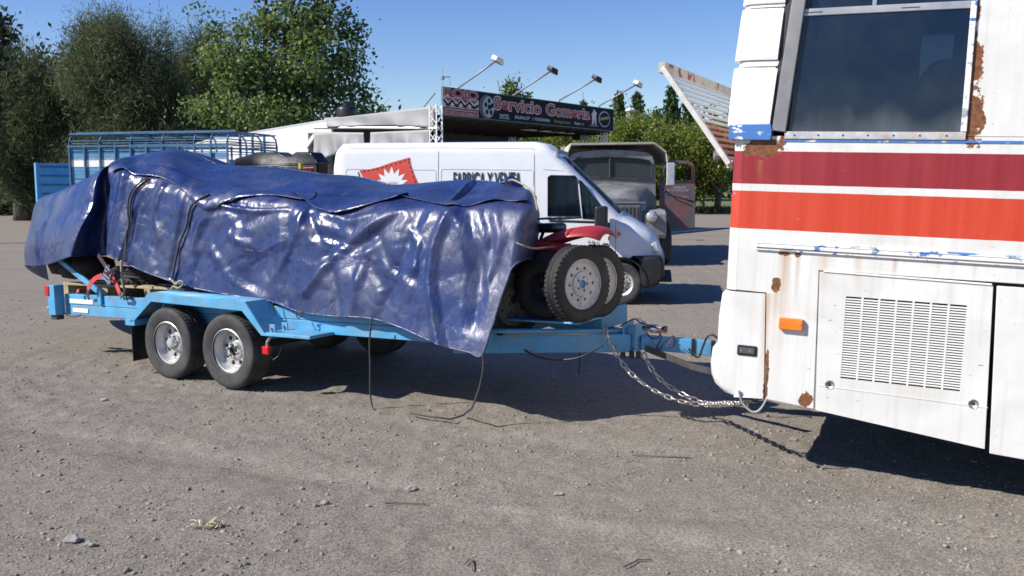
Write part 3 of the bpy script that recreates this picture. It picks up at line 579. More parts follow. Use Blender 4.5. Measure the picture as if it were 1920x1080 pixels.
# ================================================================ THE TRAILER
T = Fr((-2.597, 8.532, 0), 32, 1.6)
trailer = thing('flatbed_trailer', 'light blue tandem axle flatbed trailer hitched behind the bus', 'trailer', T.m)
TB = MT['tblue']; VI, VO = .27, 2.05                    # outer faces of the two side rails
def Tq(x, y, v): q = T.p(x, y, v); return (q.x, q.z)
uR, uN = T.p(122, 570, VI).x, 2.62
for k, (va, vb, nm) in enumerate(((VI, VI+.07, 'side_rail'), (VO-.07, VO, 'side_rail'))):
    s_ = 1 if k == 0 else -1
    r = MB().box((uR, va, .652), (uN, vb, .765)).build(nm, TB, trailer, bevel=.006)
    MB().box((uR, va+.003, .535), (uN, vb-.003, .649)).build('lower_beam', TB, r, bevel=.006)
for k in range(9): MB().box((uR+.25+k*.64, VI+.072, .56), (uR+.31+k*.64, VO-.072, .64)).build('cross_member', TB, trailer)
for k in range(8): MB().box((uR+.02, VI+.075+k*.205, .665), (uN, VI+.075+k*.205+.196, .70)).build('deck_plank', MT['wood'], trailer, bevel=.004)
MB().box((uR-.0, VI+.072, .54), (uR+.08, VO-.072, .66)).build('rear_beam', TB, trailer, bevel=.005); MB().box((uN-.08, VI+.072, .55), (uN, VO-.072, .66)).build('front_beam', TB, trailer, bevel=.005)
# white reflective plates on the rear of the near rail
for (x0, y0, x1, y1) in ((131, 560, 175, 571), (137, 577, 166, 587)):
    a, c = T.p(x0, y0, VI), T.p(x1, y1, VI); MB().box((a.x, VI-.006, c.z), (c.x, VI-.001, a.z)).build('reflector_plate', MT['white'], trailer, bevel=.002)
# rear posts with tail lamps
for v0 in (VI-.12, VO-.06):
    po = MB().box((uR-.13, v0, .535), (uR-.0, v0+.12, .87)).build('tail_post', TB, trailer, bevel=.008)
    MB().box((uR-.165, v0-.012, .75), (uR-.09, v0+.06, .865)).build('tail_lamp', MT['redlens'], po, bevel=.01)
    MB().box((uR-.14, v0+.03, .48), (uR-.03, v0+.12, .535)).build('rubber_stop', MT['rubber'], po, bevel=.006)
MB().tube([(uR-.16, VI+.0, .60), (uR-.36, VI+.02, .59)], .022, 10).build('hinge_pin', TB, trailer); MB().bar((uR-.30, VI+.02, .595), (uR-.16, VI+.02, .60), .04, .07).build('hinge_lug', TB, trailer, bevel=.004)
MB().box((uR-.08, VI+.1, .66), (uR-.03, VO-.1, .74)).build('tail_sill', TB, trailer, bevel=.004)
a, c = T.p(113, 487, VI+.05), T.p(188, 548, VI-.01); MB().bar((a.x, VI+.04, a.z), (c.x, VI-.018, c.z), .03, .055).build('ramp_brace', TB, trailer, bevel=.003)
MB().box((c.x-.03, VI-.03, c.z-.13), (c.x+.03, VI-.002, c.z+.05)).build('brace_lug', TB, trailer, bevel=.003)
for x in (160, 167, 233, 239, 246): q = T.p(x, 560, VI); MB().tube([(q.x, VI-.004, q.z-.012), (q.x, VI-.012, q.z+.025), (q.x, VI+.02, q.z+.05)], .006, 6).build('strap_hook', MT['black'], trailer)
# fenders over the tandem wheels
VF = -.03
pts = [Tq(241, 604, VF), Tq(277, 549, VF), Tq(458, 566, VF), Tq(499, 630, VF)]
def fender(v_out, v_in, sgn):
    n = len(pts); lip = .085; mb = MB()
    inner = [(pts[0][0]+lip*.75, pts[0][1]-.0), (pts[1][0]+lip*.45, pts[1][1]-lip), (pts[2][0]-lip*.45, pts[2][1]-lip), (pts[3][0]-lip*.75, pts[3][1]-.0)]
    mb.prism(pts+inner[::-1], v_out, v_out+.012*sgn)
    for i in range(n-1):
        (x0, z0), (x1, z1) = pts[i], pts[i+1]; mb.add([(x0, v_out+.012*sgn, z0), (x1, v_out+.012*sgn, z1), (x1, v_in, z1), (x0, v_in, z0), (x0, v_out+.012*sgn, z0-.006), (x1, v_out+.012*sgn, z1-.006), (x1, v_in, z1-.006), (x0, v_in, z0-.006)], [(0,1,2,3),(7,6,5,4),(0,4,5,1),(3,2,6,7)])
    return mb.build('fender', TB, trailer, bevel=.004)
fender(VF, VI-.002, 1); fender(VI+VO-VF, VO+.002, -1)
a, c = Tq(234, 598, VF), Tq(250, 611, VF); MB().box((a[0], VF, c[1]), (c[0]+.02, VI-.002, a[1])).build('fender_bracket', TB, trailer, bevel=.004)
a, c = Tq(499, 624, VF), Tq(581, 637, VF); st = MB().box((a[0]-.02, VF+.0, c[1]), (c[0], VI-.003, a[1])).build('step_plate', TB, trailer, bevel=.005)
for dv in (.05, .2):
    MB().box((a[0]-.01, VF+dv, a[1]), (a[0]+.06, VF+dv+.012, a[1]+.07)).build('bolt_tab', TB, st, bevel=.002); MB().lathe([(.001, -.02), (.014, -.02), (.014, .02), (.001, .02)], 6, 'y', (a[0]+.02, VF+dv, a[1]+.03)).build('bolt', MT['steel'], st)
q = T.p(498, 658, VF); MB().box((q.x-.05, VF+.0, q.z-.035), (q.x+.03, VF+.05, q.z+.04)).build('side_marker_lamp', MT['redlens'], trailer, bevel=.01)
MB().tube([(q.x-.01, VF+.03, q.z+.04), (q.x-.005, VF+.03, q.z+.075), (a[0]+.02, VF+.04, c[1])], .014, 8).build('lamp_bracket', MT['steel'], trailer)
q0 = T.p(507, 630, VF); MB().tube([T.p(503, 640, 0), T.p(506, 662, 0), T.p(512, 675, 0), T.p(522, 668, .02), T.p(528, 652, .04)], .005, 6).build('lamp_wire', MT['black'], trailer)
# wheels: tyre, drilled rim, hub
def tyre_prof(Rr, rr, hw): return [(rr, -hw*.86), (rr+.02, -hw*.95), (Rr*.83, -hw*1.02), (Rr*.93, -hw*.98), (Rr*.975, -hw*.88), (Rr*.99, -hw*.74), (Rr, -hw*.6), (Rr*.998, -hw*.36), (Rr*.975, -hw*.35), (Rr*.975, -hw*.29), (Rr, -hw*.28), (Rr, -.015), (Rr*.975, -.013), (Rr*.975, .013), (Rr, .015), (Rr, hw*.28), (Rr*.975, hw*.29), (Rr*.975, hw*.35), (Rr*.998, hw*.36), (Rr, hw*.6), (Rr*.99, hw*.74), (Rr*.975, hw*.88), (Rr*.93, hw*.98), (Rr*.83, hw*1.02), (rr+.02, hw*.95), (rr, hw*.86)]
def tyre_mesh(name, Rr, rr, hw, n=56):
    mb = MB().lathe(tyre_prof(Rr, rr, hw), n, closed=True)
    for k in range(n):                                  # tread blocks across both shoulders
        A = 2*math.pi*k/n; e = Vector((math.cos(A), 0, math.sin(A))); t_ = Vector((-math.sin(A), 0, math.cos(A)))*(Rr*math.pi/n*.55)
        for s in (-1, 1):
            a0, b0 = e*(Rr*.972)+Vector((0, s*hw*.90, 0)), e*(Rr*1.004)+Vector((0, s*hw*.58, 0)); u_ = e*.0035+Vector((0, s*.0035, 0))
            mb.add([a0-t_+u_, a0+t_+u_, b0+t_+u_*.6, b0-t_+u_*.6, a0-t_, a0+t_, b0+t_, b0-t_], [(0,1,2,3),(0,4,5,1),(1,5,6,2),(2,6,7,3),(3,7,4,0)])
    return mb.mesh(name, MT['rubber'], True)
ty = tyre_mesh('tyre', .355, .205, .115); sharpen(ty, 40)
rimb = MB().lathe([(.207, -.108), (.214, -.104), (.214, -.094), (.196, -.088), (.190, -.03), (.176, -.012), (.168, -.0)], 40).lathe([(.207, .1), (.19, .07), (.18, .0), (.168, -.0)], 40)
rimd = MB().ring(.085, .168, 8, .0235, -.012, 1, 12).lathe([(.168, -.012), (.168, .004)], 40).lathe([(.085, -.012), (.078, -.034), (.052, -.038), (.05, -.01)], 24)
hubm = MB().lathe([(.052, -.03), (.048, -.075), (.040, -.085), (.001, -.087)], 20)
rim_me, disc_me, hub_me = rimb.mesh('rim', MT['rim'], True), rimd.mesh('rim_disc', MT['rim'], True), hubm.mesh('hub_cap', MT['rim'], True)
for x in (rim_me, disc_me, hub_me): sharpen(x, 35)
brk = MB().lathe([(.001, .03), (.15, .03), (.15, .06), (.001, .06)], 20).mesh('brake_drum', MT['grime_dark'])
lug = MB().lathe([(.011, 0), (.011, -.03), (.006, -.034), (.001, -.034)], 6).mesh('lug_nut', MT['steel'])
def wheel(parent, u, v, wz, flip=1, rot=0, hub=True):
    w_ = bpy.data.objects.new('wheel', None); COL.objects.link(w_); w_.parent = parent; w_.matrix_local = Matrix.Translation((u, v, wz)) @ (Matrix.Rotation(math.pi, 4, 'Z') if flip < 0 else Matrix()) @ Matrix.Rotation(rot, 4, 'Y')
    link('tyre', ty, w_); link('rim', rim_me, w_); link('rim_disc', disc_me, w_); link('brake_drum', brk, w_)
    if hub: link('hub_cap', hub_me, w_)
    else: MB().lathe([(.05, -.03), (.03, -.06), (.028, -.03), (.001, -.03)], 16).build('hub', MT['grime_dark'], w_, smooth=True)
    for k in range(6): A = 2*math.pi*k/6; link('lug_nut', lug, w_, (.064*math.cos(A), -.03, .064*math.sin(A)))
fu, ru = -.045, -.90; zc = lambda u: .352-u*math.sin(R(1.6))
wheel(trailer, fu, .105, zc(fu), 1, .3, False); wheel(trailer, ru, .105, zc(ru), 1, .9)
wheel(trailer, fu, VO+VI-.105, zc(fu), -1, .5); wheel(trailer, ru, VO+VI-.105, zc(ru), -1, 0)
for u in (fu, ru): MB().tube([(u, .2, zc(u)), (u, VO+VI-.2, zc(u))], .035, 10).build('axle', MT['grime_dark'], trailer)
for va in (VI+.02, VO-.08): MB().bar((ru-.45, va+.03, .50), (fu+.45, va+.03, .50), .06, .05).build('leaf_spring', MT['grime_dark'], trailer)
a, c = T.p(249, 612, .0), T.p(249, 678, .0); MB().box((a.x-.006, -.02, c.z+.01), (a.x+.006, .24, a.z+.06)).build('mud_flap', MT['black'], trailer, bevel=.003)
a2 = VO+VI; MB().box((a.x-.006, a2-.24, c.z+.01), (a.x+.006, a2+.02, a.z+.06)).build('mud_flap', MT['black'], trailer, bevel=.003)
# drawbar: two beams running together to the coupler, with a pipe along the near one
VC = .5*(VI+VO); cp = T.p(1192, 640, VC); uC = cp.x
near = MB().bar((2.30, VI+.06, .525), (uC-.03, VC-.035, cp.z-.008), .07, .15).build('drawbar_beam', TB, trailer, bevel=.006); MB().bar((2.30, VO-.06, .525), (uC-.03, VC+.035, cp.z-.008), .07, .15).build('drawbar_beam', TB, trailer, bevel=.006)
MB().tube([(2.35, VI+.02, .645), (2.8, VI+.25, .635), (uC-.16, VC-.075, cp.z+.085), (uC-.06, VC-.02, cp.z+.10), (uC-.02, VC, cp.z+.10)], .02, 10).build('drawbar_pipe', TB, trailer, smooth=True)
MB().tube([(2.7, VI+.2, .61), (uC-.12, VC-.08, cp.z+.062)], .012, 8).build('brake_pipe', MT['steel'], trailer, smooth=True)
hd = T.p(1193, 604, VC).z; lo = T.p(1193, 656, VC).z
for d in (-.075, .035): MB().box((uC+d, VC-.10, lo), (uC+d+.016, VC+.10, hd)).build('coupler_plate', TB, trailer, bevel=.003)
MB().box((uC-.055, VC-.05, lo+.02), (uC+.034, VC+.05, hd-.03)).build('coupler_block', TB, trailer, bevel=.006)
for d in (-.08, .0, .06): MB().lathe([(.001, -.03), (.022, -.03), (.022, .03), (.001, .03)], 10, 'z', (uC+d-.01, VC-.06, lo-.03)).build('coupler_bolt', MT['black'], trailer)
tbx = T.p(1172, 592, VC+.35); MB().box((uN+.01, VC-.1, .60), (tbx.x, VC+.40, T.p(1140, 573, VC+.2).z)).build('front_locker', mat('faded_dark_blue', (.05, .22, .42), .5, dirt=(.1, .12, .14), dfac=.4), trailer, bevel=.008)
# steel plate the wheels stand on, ahead of the deck
MB().box((uN-.3, VI+.35, .70), (uC-.25, VC+.05, .715)).build('front_deck', TB, trailer, bevel=.003)
# ---- hitch bar reaching out of the bus
P0, P1 = T.g((uC+.052, VC, cp.z+.0)), Vector((2.05, 7.28, .57)); d = (P1-P0); hb = thing('hitch_bar', 'straight blue steel tow bar between trailer coupler and bus bumper', 'tow bar', P0)
MB().bar((0, 0, 0), d, .09, .115).build('bar', mat('tow_bar_blue', (.07, .27, .50), .45, dirt=(.12, .16, .2), dfac=.4, rust=(10, .72)), hb, bevel=.006)
for t_ in (.40, .55): q = d*t_; MB().bar(q+Vector((0, -.055, -.07)), q+Vector((.0, -.055, .07)), .03, .012, (0, 1, 0)).build('clamp_band', MT['black'], hb)
q0 = T.p(1223, 616, VC-.06); q0 = T.g(q0); cl = thing('brake_actuator', 'small bright chrome cylinder with wires on top of the coupler', 'brake part', q0)
dd = d.normalized(); MB().tube([dd*-.08, dd*-.02, dd*-.015, dd*.05, dd*.055, dd*.09], [.022, .025, .036, .036, .027, .02], 16).build('cylinder', MT['chrome'], cl, smooth=True); MB().tube([dd*.09, dd*.12], .03, 10).build('end_cap', MT['black'], cl)
def wire(name, pix, v, r, m, label, cat, group=None, frame=T):
    P = [frame.g(frame.p(x, y, v + (k*.004))) for k, (x, y) in enumerate(pix)]
    Q = []                                               # rounded through the measured points
    for i in range(len(P)-1):
        p0, p1, p2, p3 = P[max(i-1, 0)], P[i], P[i+1], P[min(i+2, len(P)-1)]
        for t_ in np.linspace(0, 1, 6, endpoint=False): Q.append(.5*((2*p1)+(-p0+p2)*t_+(2*p0-5*p1+4*p2-p3)*t_*t_+(-p0+3*p1-3*p2+p3)*t_**3))
    Q.append(P[-1]); o = MB().tube(Q, r, 6).build(name, m, None, smooth=True); return tag(o, label, cat, group)
redw = mat('red_wire', (.28, .05, .06), .6)
wire('electric_wire', [(1163, 612), (1178, 603), (1190, 598), (1203, 606), (1218, 610), (1240, 618)], VC-.12, .006, MT['black'], 'black wire looping over the top of the coupler plates', 'wire')
wire('electric_wire', [(1185, 600), (1198, 598), (1208, 606), (1214, 622), (1222, 640), (1232, 651)], VC-.13, .0032, redw, 'thin red wire drooping over the tow bar beside the coupler', 'wire')
wire('electric_wire', [(1236, 617), (1250, 624), (1262, 628), (1256, 640), (1249, 651)], VC-.13, .0032, redw, 'thin red wire hanging right of the chrome cylinder', 'wire')
wire('electric_wire', [(1233, 620), (1240, 632), (1232, 651), (1237, 655), (1246, 640), (1262, 630), (1265, 645), (1255, 652)], VC-.14, .007, MT['black'], 'tangled black wires hanging over the tow bar', 'wire')
wire('electric_wire', [(1210, 622), (1220, 633), (1232, 634), (1240, 624)], VC-.14, .006, MT['black'], 'short black wire loop under the chrome cylinder', 'wire')
wire('brake_hose', [(1291, 653), (1303, 667), (1311, 668), (1318, 650), (1326, 632), (1337, 628), (1352, 640)], VC-.1, .009, MT['black'], 'black hose looping below the tow bar next to the bumper', 'hose')
wire('cable', [(972, 648), (1000, 666), (1030, 674), (1065, 674), (1095, 667), (1130, 648)], VI+.35, .008, MT['black'], 'black cable sagging below the trailer drawbar', 'cable')
wire('cable', [(1086, 650), (1087, 665), (1085, 700)], VC-.1, .007, MT['black'], 'short cable hanging straight down under the drawbar', 'cable')
wire('cable', [(118, 585), (128, 592), (140, 594), (152, 590)], VI-.02, .006, MT['black'], 'small black cable loop under the rear of the trailer', 'cable')
wire('cable', [(1385, 732), (1392, 755), (1410, 772), (1425, 768), (1438, 748)], -.02, .008, mat('grey_cable', (.30, .30, .29), .6), 'grey cable loop dangling under the bus bumper', 'cable', None, B)
# flat black belt from the coupler down to the bus
a, c = T.g(T.p(1210, 653, VC-.05)), B.g(B.p(1400, 712, .9)); m_ = a.lerp(c, .5)+Vector((0, 0, -.03)); mb = MB()
for p_, q_ in ((a, m_), (m_, c)): mb.bar(p_, q_, .012, .05)
tag(mb.build('rubber_belt', MT['rubber']), 'flat black belt slanting from the coupler down to the bus', 'belt')
# safety chains, link by link
def chain(pix, label, v0=None):
    P = []
    for (x, y, fr, v) in pix: P.append(fr.g(fr.p(x, y, v)))
    Q = []
    for i in range(len(P)-1):
        p0, p1, p2, p3 = P[max(i-1, 0)], P[i], P[i+1], P[min(i+2, len(P)-1)]
        for t_ in np.linspace(0, 1, 30, endpoint=False): Q.append(.5*((2*p1)+(-p0+p2)*t_+(2*p0-5*p1+4*p2-p3)*t_*t_+(-p0+3*p1-3*p2+p3)*t_**3))
    Q.append(P[-1]); L = [0]
    for i in range(1, len(Q)): L.append(L[-1]+(Q[i]-Q[i-1]).length)
    ln, wd, r = .074, .048, .0078; step = ln-2*r-.002; n = int(L[-1]/step)
    loop = []
    for k in range(12):
        A = 2*math.pi*k/12; loop.append((math.cos(A)*(wd/2-r)+0, 0, math.sin(A)*(wd/2-r)+math.copysign((ln-wd)/2, math.sin(A)+1e-6)))
    me = MB().tube(loop, r, 5, closed=True).mesh('chain_link', MT['chain'], True, fix=False); root = thing('safety_chain', label, 'chain', P[0], 'safety chains between trailer and bus')
    def at(s):
        i = min(max(np.searchsorted(L, s)-1, 0), len(Q)-2); f = (s-L[i])/max(L[i+1]-L[i], 1e-9); return Q[i].lerp(Q[i+1], f)
    for k in range(n):
        s = (k+.5)*step; c_ = at(s); t_ = (at(s+step*.5)-at(max(s-step*.5, 0))).normalized(); x = t_.cross(Vector((0, 0, 1))).normalized(); y = t_.cross(x)
        A = math.pi/4+(math.pi/2 if k % 2 else 0)+.25*rng.standard_normal(); xx = x*math.cos(A)+y*math.sin(A); yy = t_.cross(xx); mm = Matrix((xx, yy, t_)).transposed().to_4x4(); mm.translation = c_-P[0]
        link('chain_link', me, root, mm)
vb = .55
chain([(1134, 615, T, VC-.22), (1138, 632, T, VC-.25), (1150, 655, T, VC-.2), (1180, 697, T, VC-.25), (1223, 730, T, VC-.2), (1275, 752, T, VC-.15), (1330, 760, T, VC-.12), (1380, 756, B, .25), (1425, 748, B, .3)], 'front safety chain looped over the drawbar pipe, hanging in a long curve to the bus')
chain([(1206, 662, T, VC), (1215, 680, T, VC), (1226, 698, T, VC), (1250, 721, T, VC), (1290, 744, T, VC-.02), (1325, 756, T, VC-.05), (1370, 756, B, .4), (1412, 762, B, .35)], 'brighter short safety chain hanging below the coupler to the bus')

# ================================================================ THE TARP AND THE LOAD UNDER IT
VM = 1.16
COLS = [  # hem, fold line and ridge of the cover, column by column from the rear (photo x, y, depth across the trailer)
 ((92,524,1.55),(84,440,1.6),(130,352,1.5)),
 ((66,512,1.15),(62,440,1.25),(95,364,1.25)),
 ((47,497,.72),(54,436,.78),(76,371,.85)),
 ((66,497,.40),(70,420,.45),(88,366,.68)),
 ((90,494,.22),(98,410,.30),(120,357,.60)),
 ((113,486,.12),(135,400,.20),(165,335,.55)),
 ((133,480,.06),(172,388,.22),(203,311,.52)),
 ((165,479,.34),(192,388,.44),(206,310,.55)),
 ((197,478,.52),(205,385,.50),(209,308,.58)),
 ((200,475,.30),(207,345,.42),(214,303,.62)),
 ((216,484,.24),(232,320,.45),(236,297,.80)),
 ((230,493,.24),(258,330,.46),(268,290,1.0)),
 ((275,511,.23),(300,340,.44),(298,284,1.08)),
 ((320,527,.23),(340,349,.42),(325,281,1.12)),
 ((355,537,.23),(385,364,.40),(356,288,1.16)),
 ((400,547,.24),(425,366,.42),(400,306,1.2)),
 ((450,556,.24),(480,375,.40),(452,314,1.2)),
 ((505,564,.23),(532,382,.38),(520,320,1.2)),
 ((560,584,.20),(590,391,.40),(590,329,1.2)),
 ((620,592,.18),(645,392,.42),(655,335,1.2)),
 ((690,596,.16),(700,386,.40),(715,345,1.2)),
 ((745,612,.13),(755,388,.40),(770,344,1.2)),
 ((800,636,.12),(805,389,.40),(830,339,1.2)),
 ((842,651,.12),(845,391,.40),(880,336,1.2)),
 ((880,660,.12),(890,388,.42),(925,341,1.2)),
 ((906,664,.12),(930,387,.44),(955,345,1.2)),
 ((932,575,.20),(962,387,.46),(975,349,1.2)),
 ((958,505,.28),(985,388,.50),(990,353,1.2)),
 ((985,486,.42),(1001,391,.60),(1000,360,1.2)),
 ((1009,484,.85),(1010,398,.95),(1005,368,1.25)),
 ((1015,478,1.5),(1011,398,1.5),(1004,366,1.5)),
]
NC = len(COLS); NRT = 7
K = np.zeros((NRT, NC, 3))
for j, (hm, cr, rg) in enumerate(COLS):
    H_, C_, G_ = [np.array(T.p(*q)) for q in (hm, cr, rg)]
    mid = .5*(H_+C_); mid[1] = min(mid[1], .5*(H_[1]+C_[1])-.03)
    K[0, j], K[1, j], K[2, j], K[3, j] = H_, mid, C_, G_
    sk = .62*max(0., min(1., (j-23)/4)); f = np.array([G_[0], max(G_[1]+.45, 1.75), G_[2]-.10]); f[0] -= sk*(f[1]-G_[1]); K[4, j] = f; K[5, j] = [f[0]-sk*.35, max(f[1]+.25, 2.1), f[2]-.45]; K[6, j] = [f[0]-sk*.4, max(f[1]+.28, 2.15), 1.0]
def catmull(P, n, ax, ts=.5):                              # resample along axis with Catmull-Rom
    P = np.moveaxis(P, ax, 0); m = len(P); t = np.linspace(0, m-1-1e-9, n); i = t.astype(int); f = (t-i)[:, None, None]
    g_ = lambda k: P[np.clip(i+k, 0, m-1)]
    p0, p1, p2, p3 = g_(-1), g_(0), g_(1), g_(2); a = ts
    r = p1 + a*(p2-p0)*f + (2*a*p0+(a-3)*p1+(3-2*a)*p2-a*p3)*f**2 + (-a*p0+(2-a)*p1+(a-2)*p2+a*p3)*f**3
    return np.moveaxis(r, 0, ax)
NU, NV = 440, 160
q = catmull(K, NV, 0, .38); q = catmull(q, NU, 1, .40)
def normals(p):
    du = np.gradient(p, axis=1); dv = np.gradient(p, axis=0); n_ = np.cross(du, dv); return n_/np.maximum(np.linalg.norm(n_, axis=-1, keepdims=True), 1e-9)
n0 = normals(q)
if n0[15, NU//2, 1] > 0: n0 = -n0
# named folds: line in the picture, width, height (out of the cloth is +), applied on the near side only
FOLDS = [
 ([(838,395),(822,450),(818,520),(835,600),(852,648)], .050, .085), ([(870,400),(900,500),(905,600)], .07, -.06), ([(780,395),(765,470),(742,560),(730,600)], .07, -.05),
 ([(745,395),(700,420),(655,455),(610,505),(585,545)], .045, .060), ([(572,405),(592,437),(640,462),(690,452),(742,400)], .055, -.060), ([(590,398),(650,415),(700,402)], .03, .035), ([(590,415),(610,452),(655,468)], .028, .045),
 ([(395,372),(372,420),(365,480),(380,540)], .05, .050), ([(340,352),(335,430),(325,520)], .035, -.06), ([(268,338),(244,400),(236,488)], .035, -.06), ([(213,306),(214,380),(206,470)], .05, .05),
 ([(290,350),(285,400),(300,445)], .045, .05), ([(262,350),(252,420),(250,490)], .03, .04), ([(420,375),(450,420),(520,385)], .05, -.035), ([(400,470),(445,530),(500,558)], .05, .05), ([(430,440),(490,470),(540,450)], .05, .03), ([(400,385),(470,395),(530,390)], .02, .03),
 ([(530,390),(545,460),(545,560)], .06, -.05), ([(560,395),(556,440),(520,520)], .03, .035), ([(620,480),(640,540),(650,590)], .05, -.05), ([(690,470),(680,540),(672,592)], .05, .05), ([(915,400),(935,450),(915,520)], .04, .05), ([(890,390),(915,440),(925,480)], .03, -.04),
 ([(60,440),(64,470),(62,496)], .035, .05), ([(80,420),(84,470),(84,495)], .03, .045), ([(72,430),(73,480),(73,497)], .025, -.04), ([(840,400),(905,470),(930,560)], .04, .03), ([(770,430),(790,460),(788,500)], .03, .04), ([(710,440),(745,500),(790,520)], .04, -.03)]
_r = np.random.default_rng(17)
for _k in range(100):                                      # straight creases: long flat-flanked ones, then short sharp ones
    x_ = _r.uniform(215, 940); y_ = 385+_r.uniform(0, 1)*(150+.1*(x_-215)); a_ = R(_r.choice([_r.normal(80, 14), _r.normal(-62, 16), _r.normal(35, 14), _r.normal(-20, 10)])); l_ = _r.uniform(90, 240) if _k < 26 else _r.uniform(18, 75); dx_, dy_ = math.cos(a_)*l_/2, math.sin(a_)*l_/2
    FOLDS.append(([(x_-dx_, y_-dy_), (x_+_r.normal(0, 3), y_+_r.normal(0, 3)), (x_+dx_, y_+dy_)], _r.uniform(.09, .22) if _k < 26 else _r.uniform(.015, .04), _r.choice([-1, 1])*(_r.uniform(.010, .024) if _k < 26 else _r.uniform(.004, .010))))
near = np.arange(NV)/(NV-1)*(NRT-1); mask = np.clip((2.15-near)/.3, 0, 1)[:, None]
d0 = np.zeros(q.shape[:2])
for (pl, wd, amp) in FOLDS:
    L = [T.p(x, y, .3) for x, y in pl]; best = np.full(q.shape[:2], 9.)
    for a, c in zip(L[:-1], L[1:]):
        ax, az, bx, bz = a.x, a.z, c.x, c.z; tx, tz = bx-ax, bz-az; t = np.clip(((q[..., 0]-ax)*tx+(q[..., 2]-az)*tz)/(tx*tx+tz*tz), 0, 1)
        best = np.minimum(best, np.hypot(q[..., 0]-ax-t*tx, q[..., 2]-az-t*tz))
    d0 += amp*(.58 if wd > .024 and amp > 0 or amp < -.02 else 1)*np.clip(1-best/(wd*1.6), 0, 1)
p = q + n0*(d0*mask)[..., None]
# sagging waves on the top sheet
top = np.clip((near-2.1)/.3, 0, 1)*np.clip((4.6-near)/.6, 0, 1); uu = np.arange(NU)/(NU-1)*(NC-1)
p[..., 2] += top[:, None]*(.035*np.sin(uu*.9+near[:, None]*1.3)+.02*np.sin(uu*2.1-near[:, None]*2.2))*(near[:, None] > 2.2)*np.clip(np.abs(near[:, None]-3)*2, 0, 1)
# let the sheet settle: slack cloth buckles into small creases under its own length constraints
def settle(p, q, it=3, su=1.02, sv=1.02):
    r = np.random.default_rng(5); n_ = normals(p); nz = np.zeros(p.shape[:2]); uu, vv = np.meshgrid(np.arange(NU), np.arange(NV))
    for s_, a in ((40, .012),): nz += a*2*vnoise(uu/s_+50*s_, vv/s_, 40+s_)
    slack = 1+.9*vnoise(uu/40., vv/27., 77)
    p = p+n_*nz[..., None]; goal = p.copy()
    cons = []
    for (di, dj, st, k) in ((0, 1, su, .5), (1, 0, sv, .5), (1, 1, 1.02, .22), (1, -1, 1.02, .22), (0, 3, 1.0, .05), (3, 0, 1.0, .05)):
        a = (slice(0, NV-di), slice(0, NU-dj) if dj >= 0 else slice(-dj, NU)); b_ = (slice(di, NV), slice(dj, NU) if dj >= 0 else slice(0, NU+dj))
        rest = np.linalg.norm(q[a]-q[b_], axis=-1)*(1+(st-1)*np.clip(slack[a], 0, 2)); cons.append((a, b_, rest, k))
    for i in range(it):
        acc = np.zeros_like(p); wt = np.zeros(p.shape[:2])
        for (a, b_, rest, k) in cons:
            d_ = p[b_]-p[a]; l_ = np.linalg.norm(d_, axis=-1); c_ = ((l_-rest)/np.maximum(l_, 1e-6)*k)[..., None]*d_; acc[a] += c_; acc[b_] -= c_
        p = p+acc*.55; p[..., 2] -= .0006; p += (goal-p)*.025
    return p
p = settle(p, p.copy())
def smooth(p, wgt, it):
    for i in range(it):
        a = p.copy(); a[1:-1, 1:-1] = .25*(p[:-2, 1:-1]+p[2:, 1:-1]+p[1:-1, :-2]+p[1:-1, 2:]); p = p+(a-p)*wgt
    return p
cw = np.clip((uu-23.6)/1.2, 0, 1)[None, :, None]*np.ones((NV, 1, 1)); tw = np.clip((near-2.6)/.3, 0, 1)[:, None, None]*np.ones((1, NU, 1))
p = smooth(p, .5*np.maximum(cw*.7, tw*.35), 8)
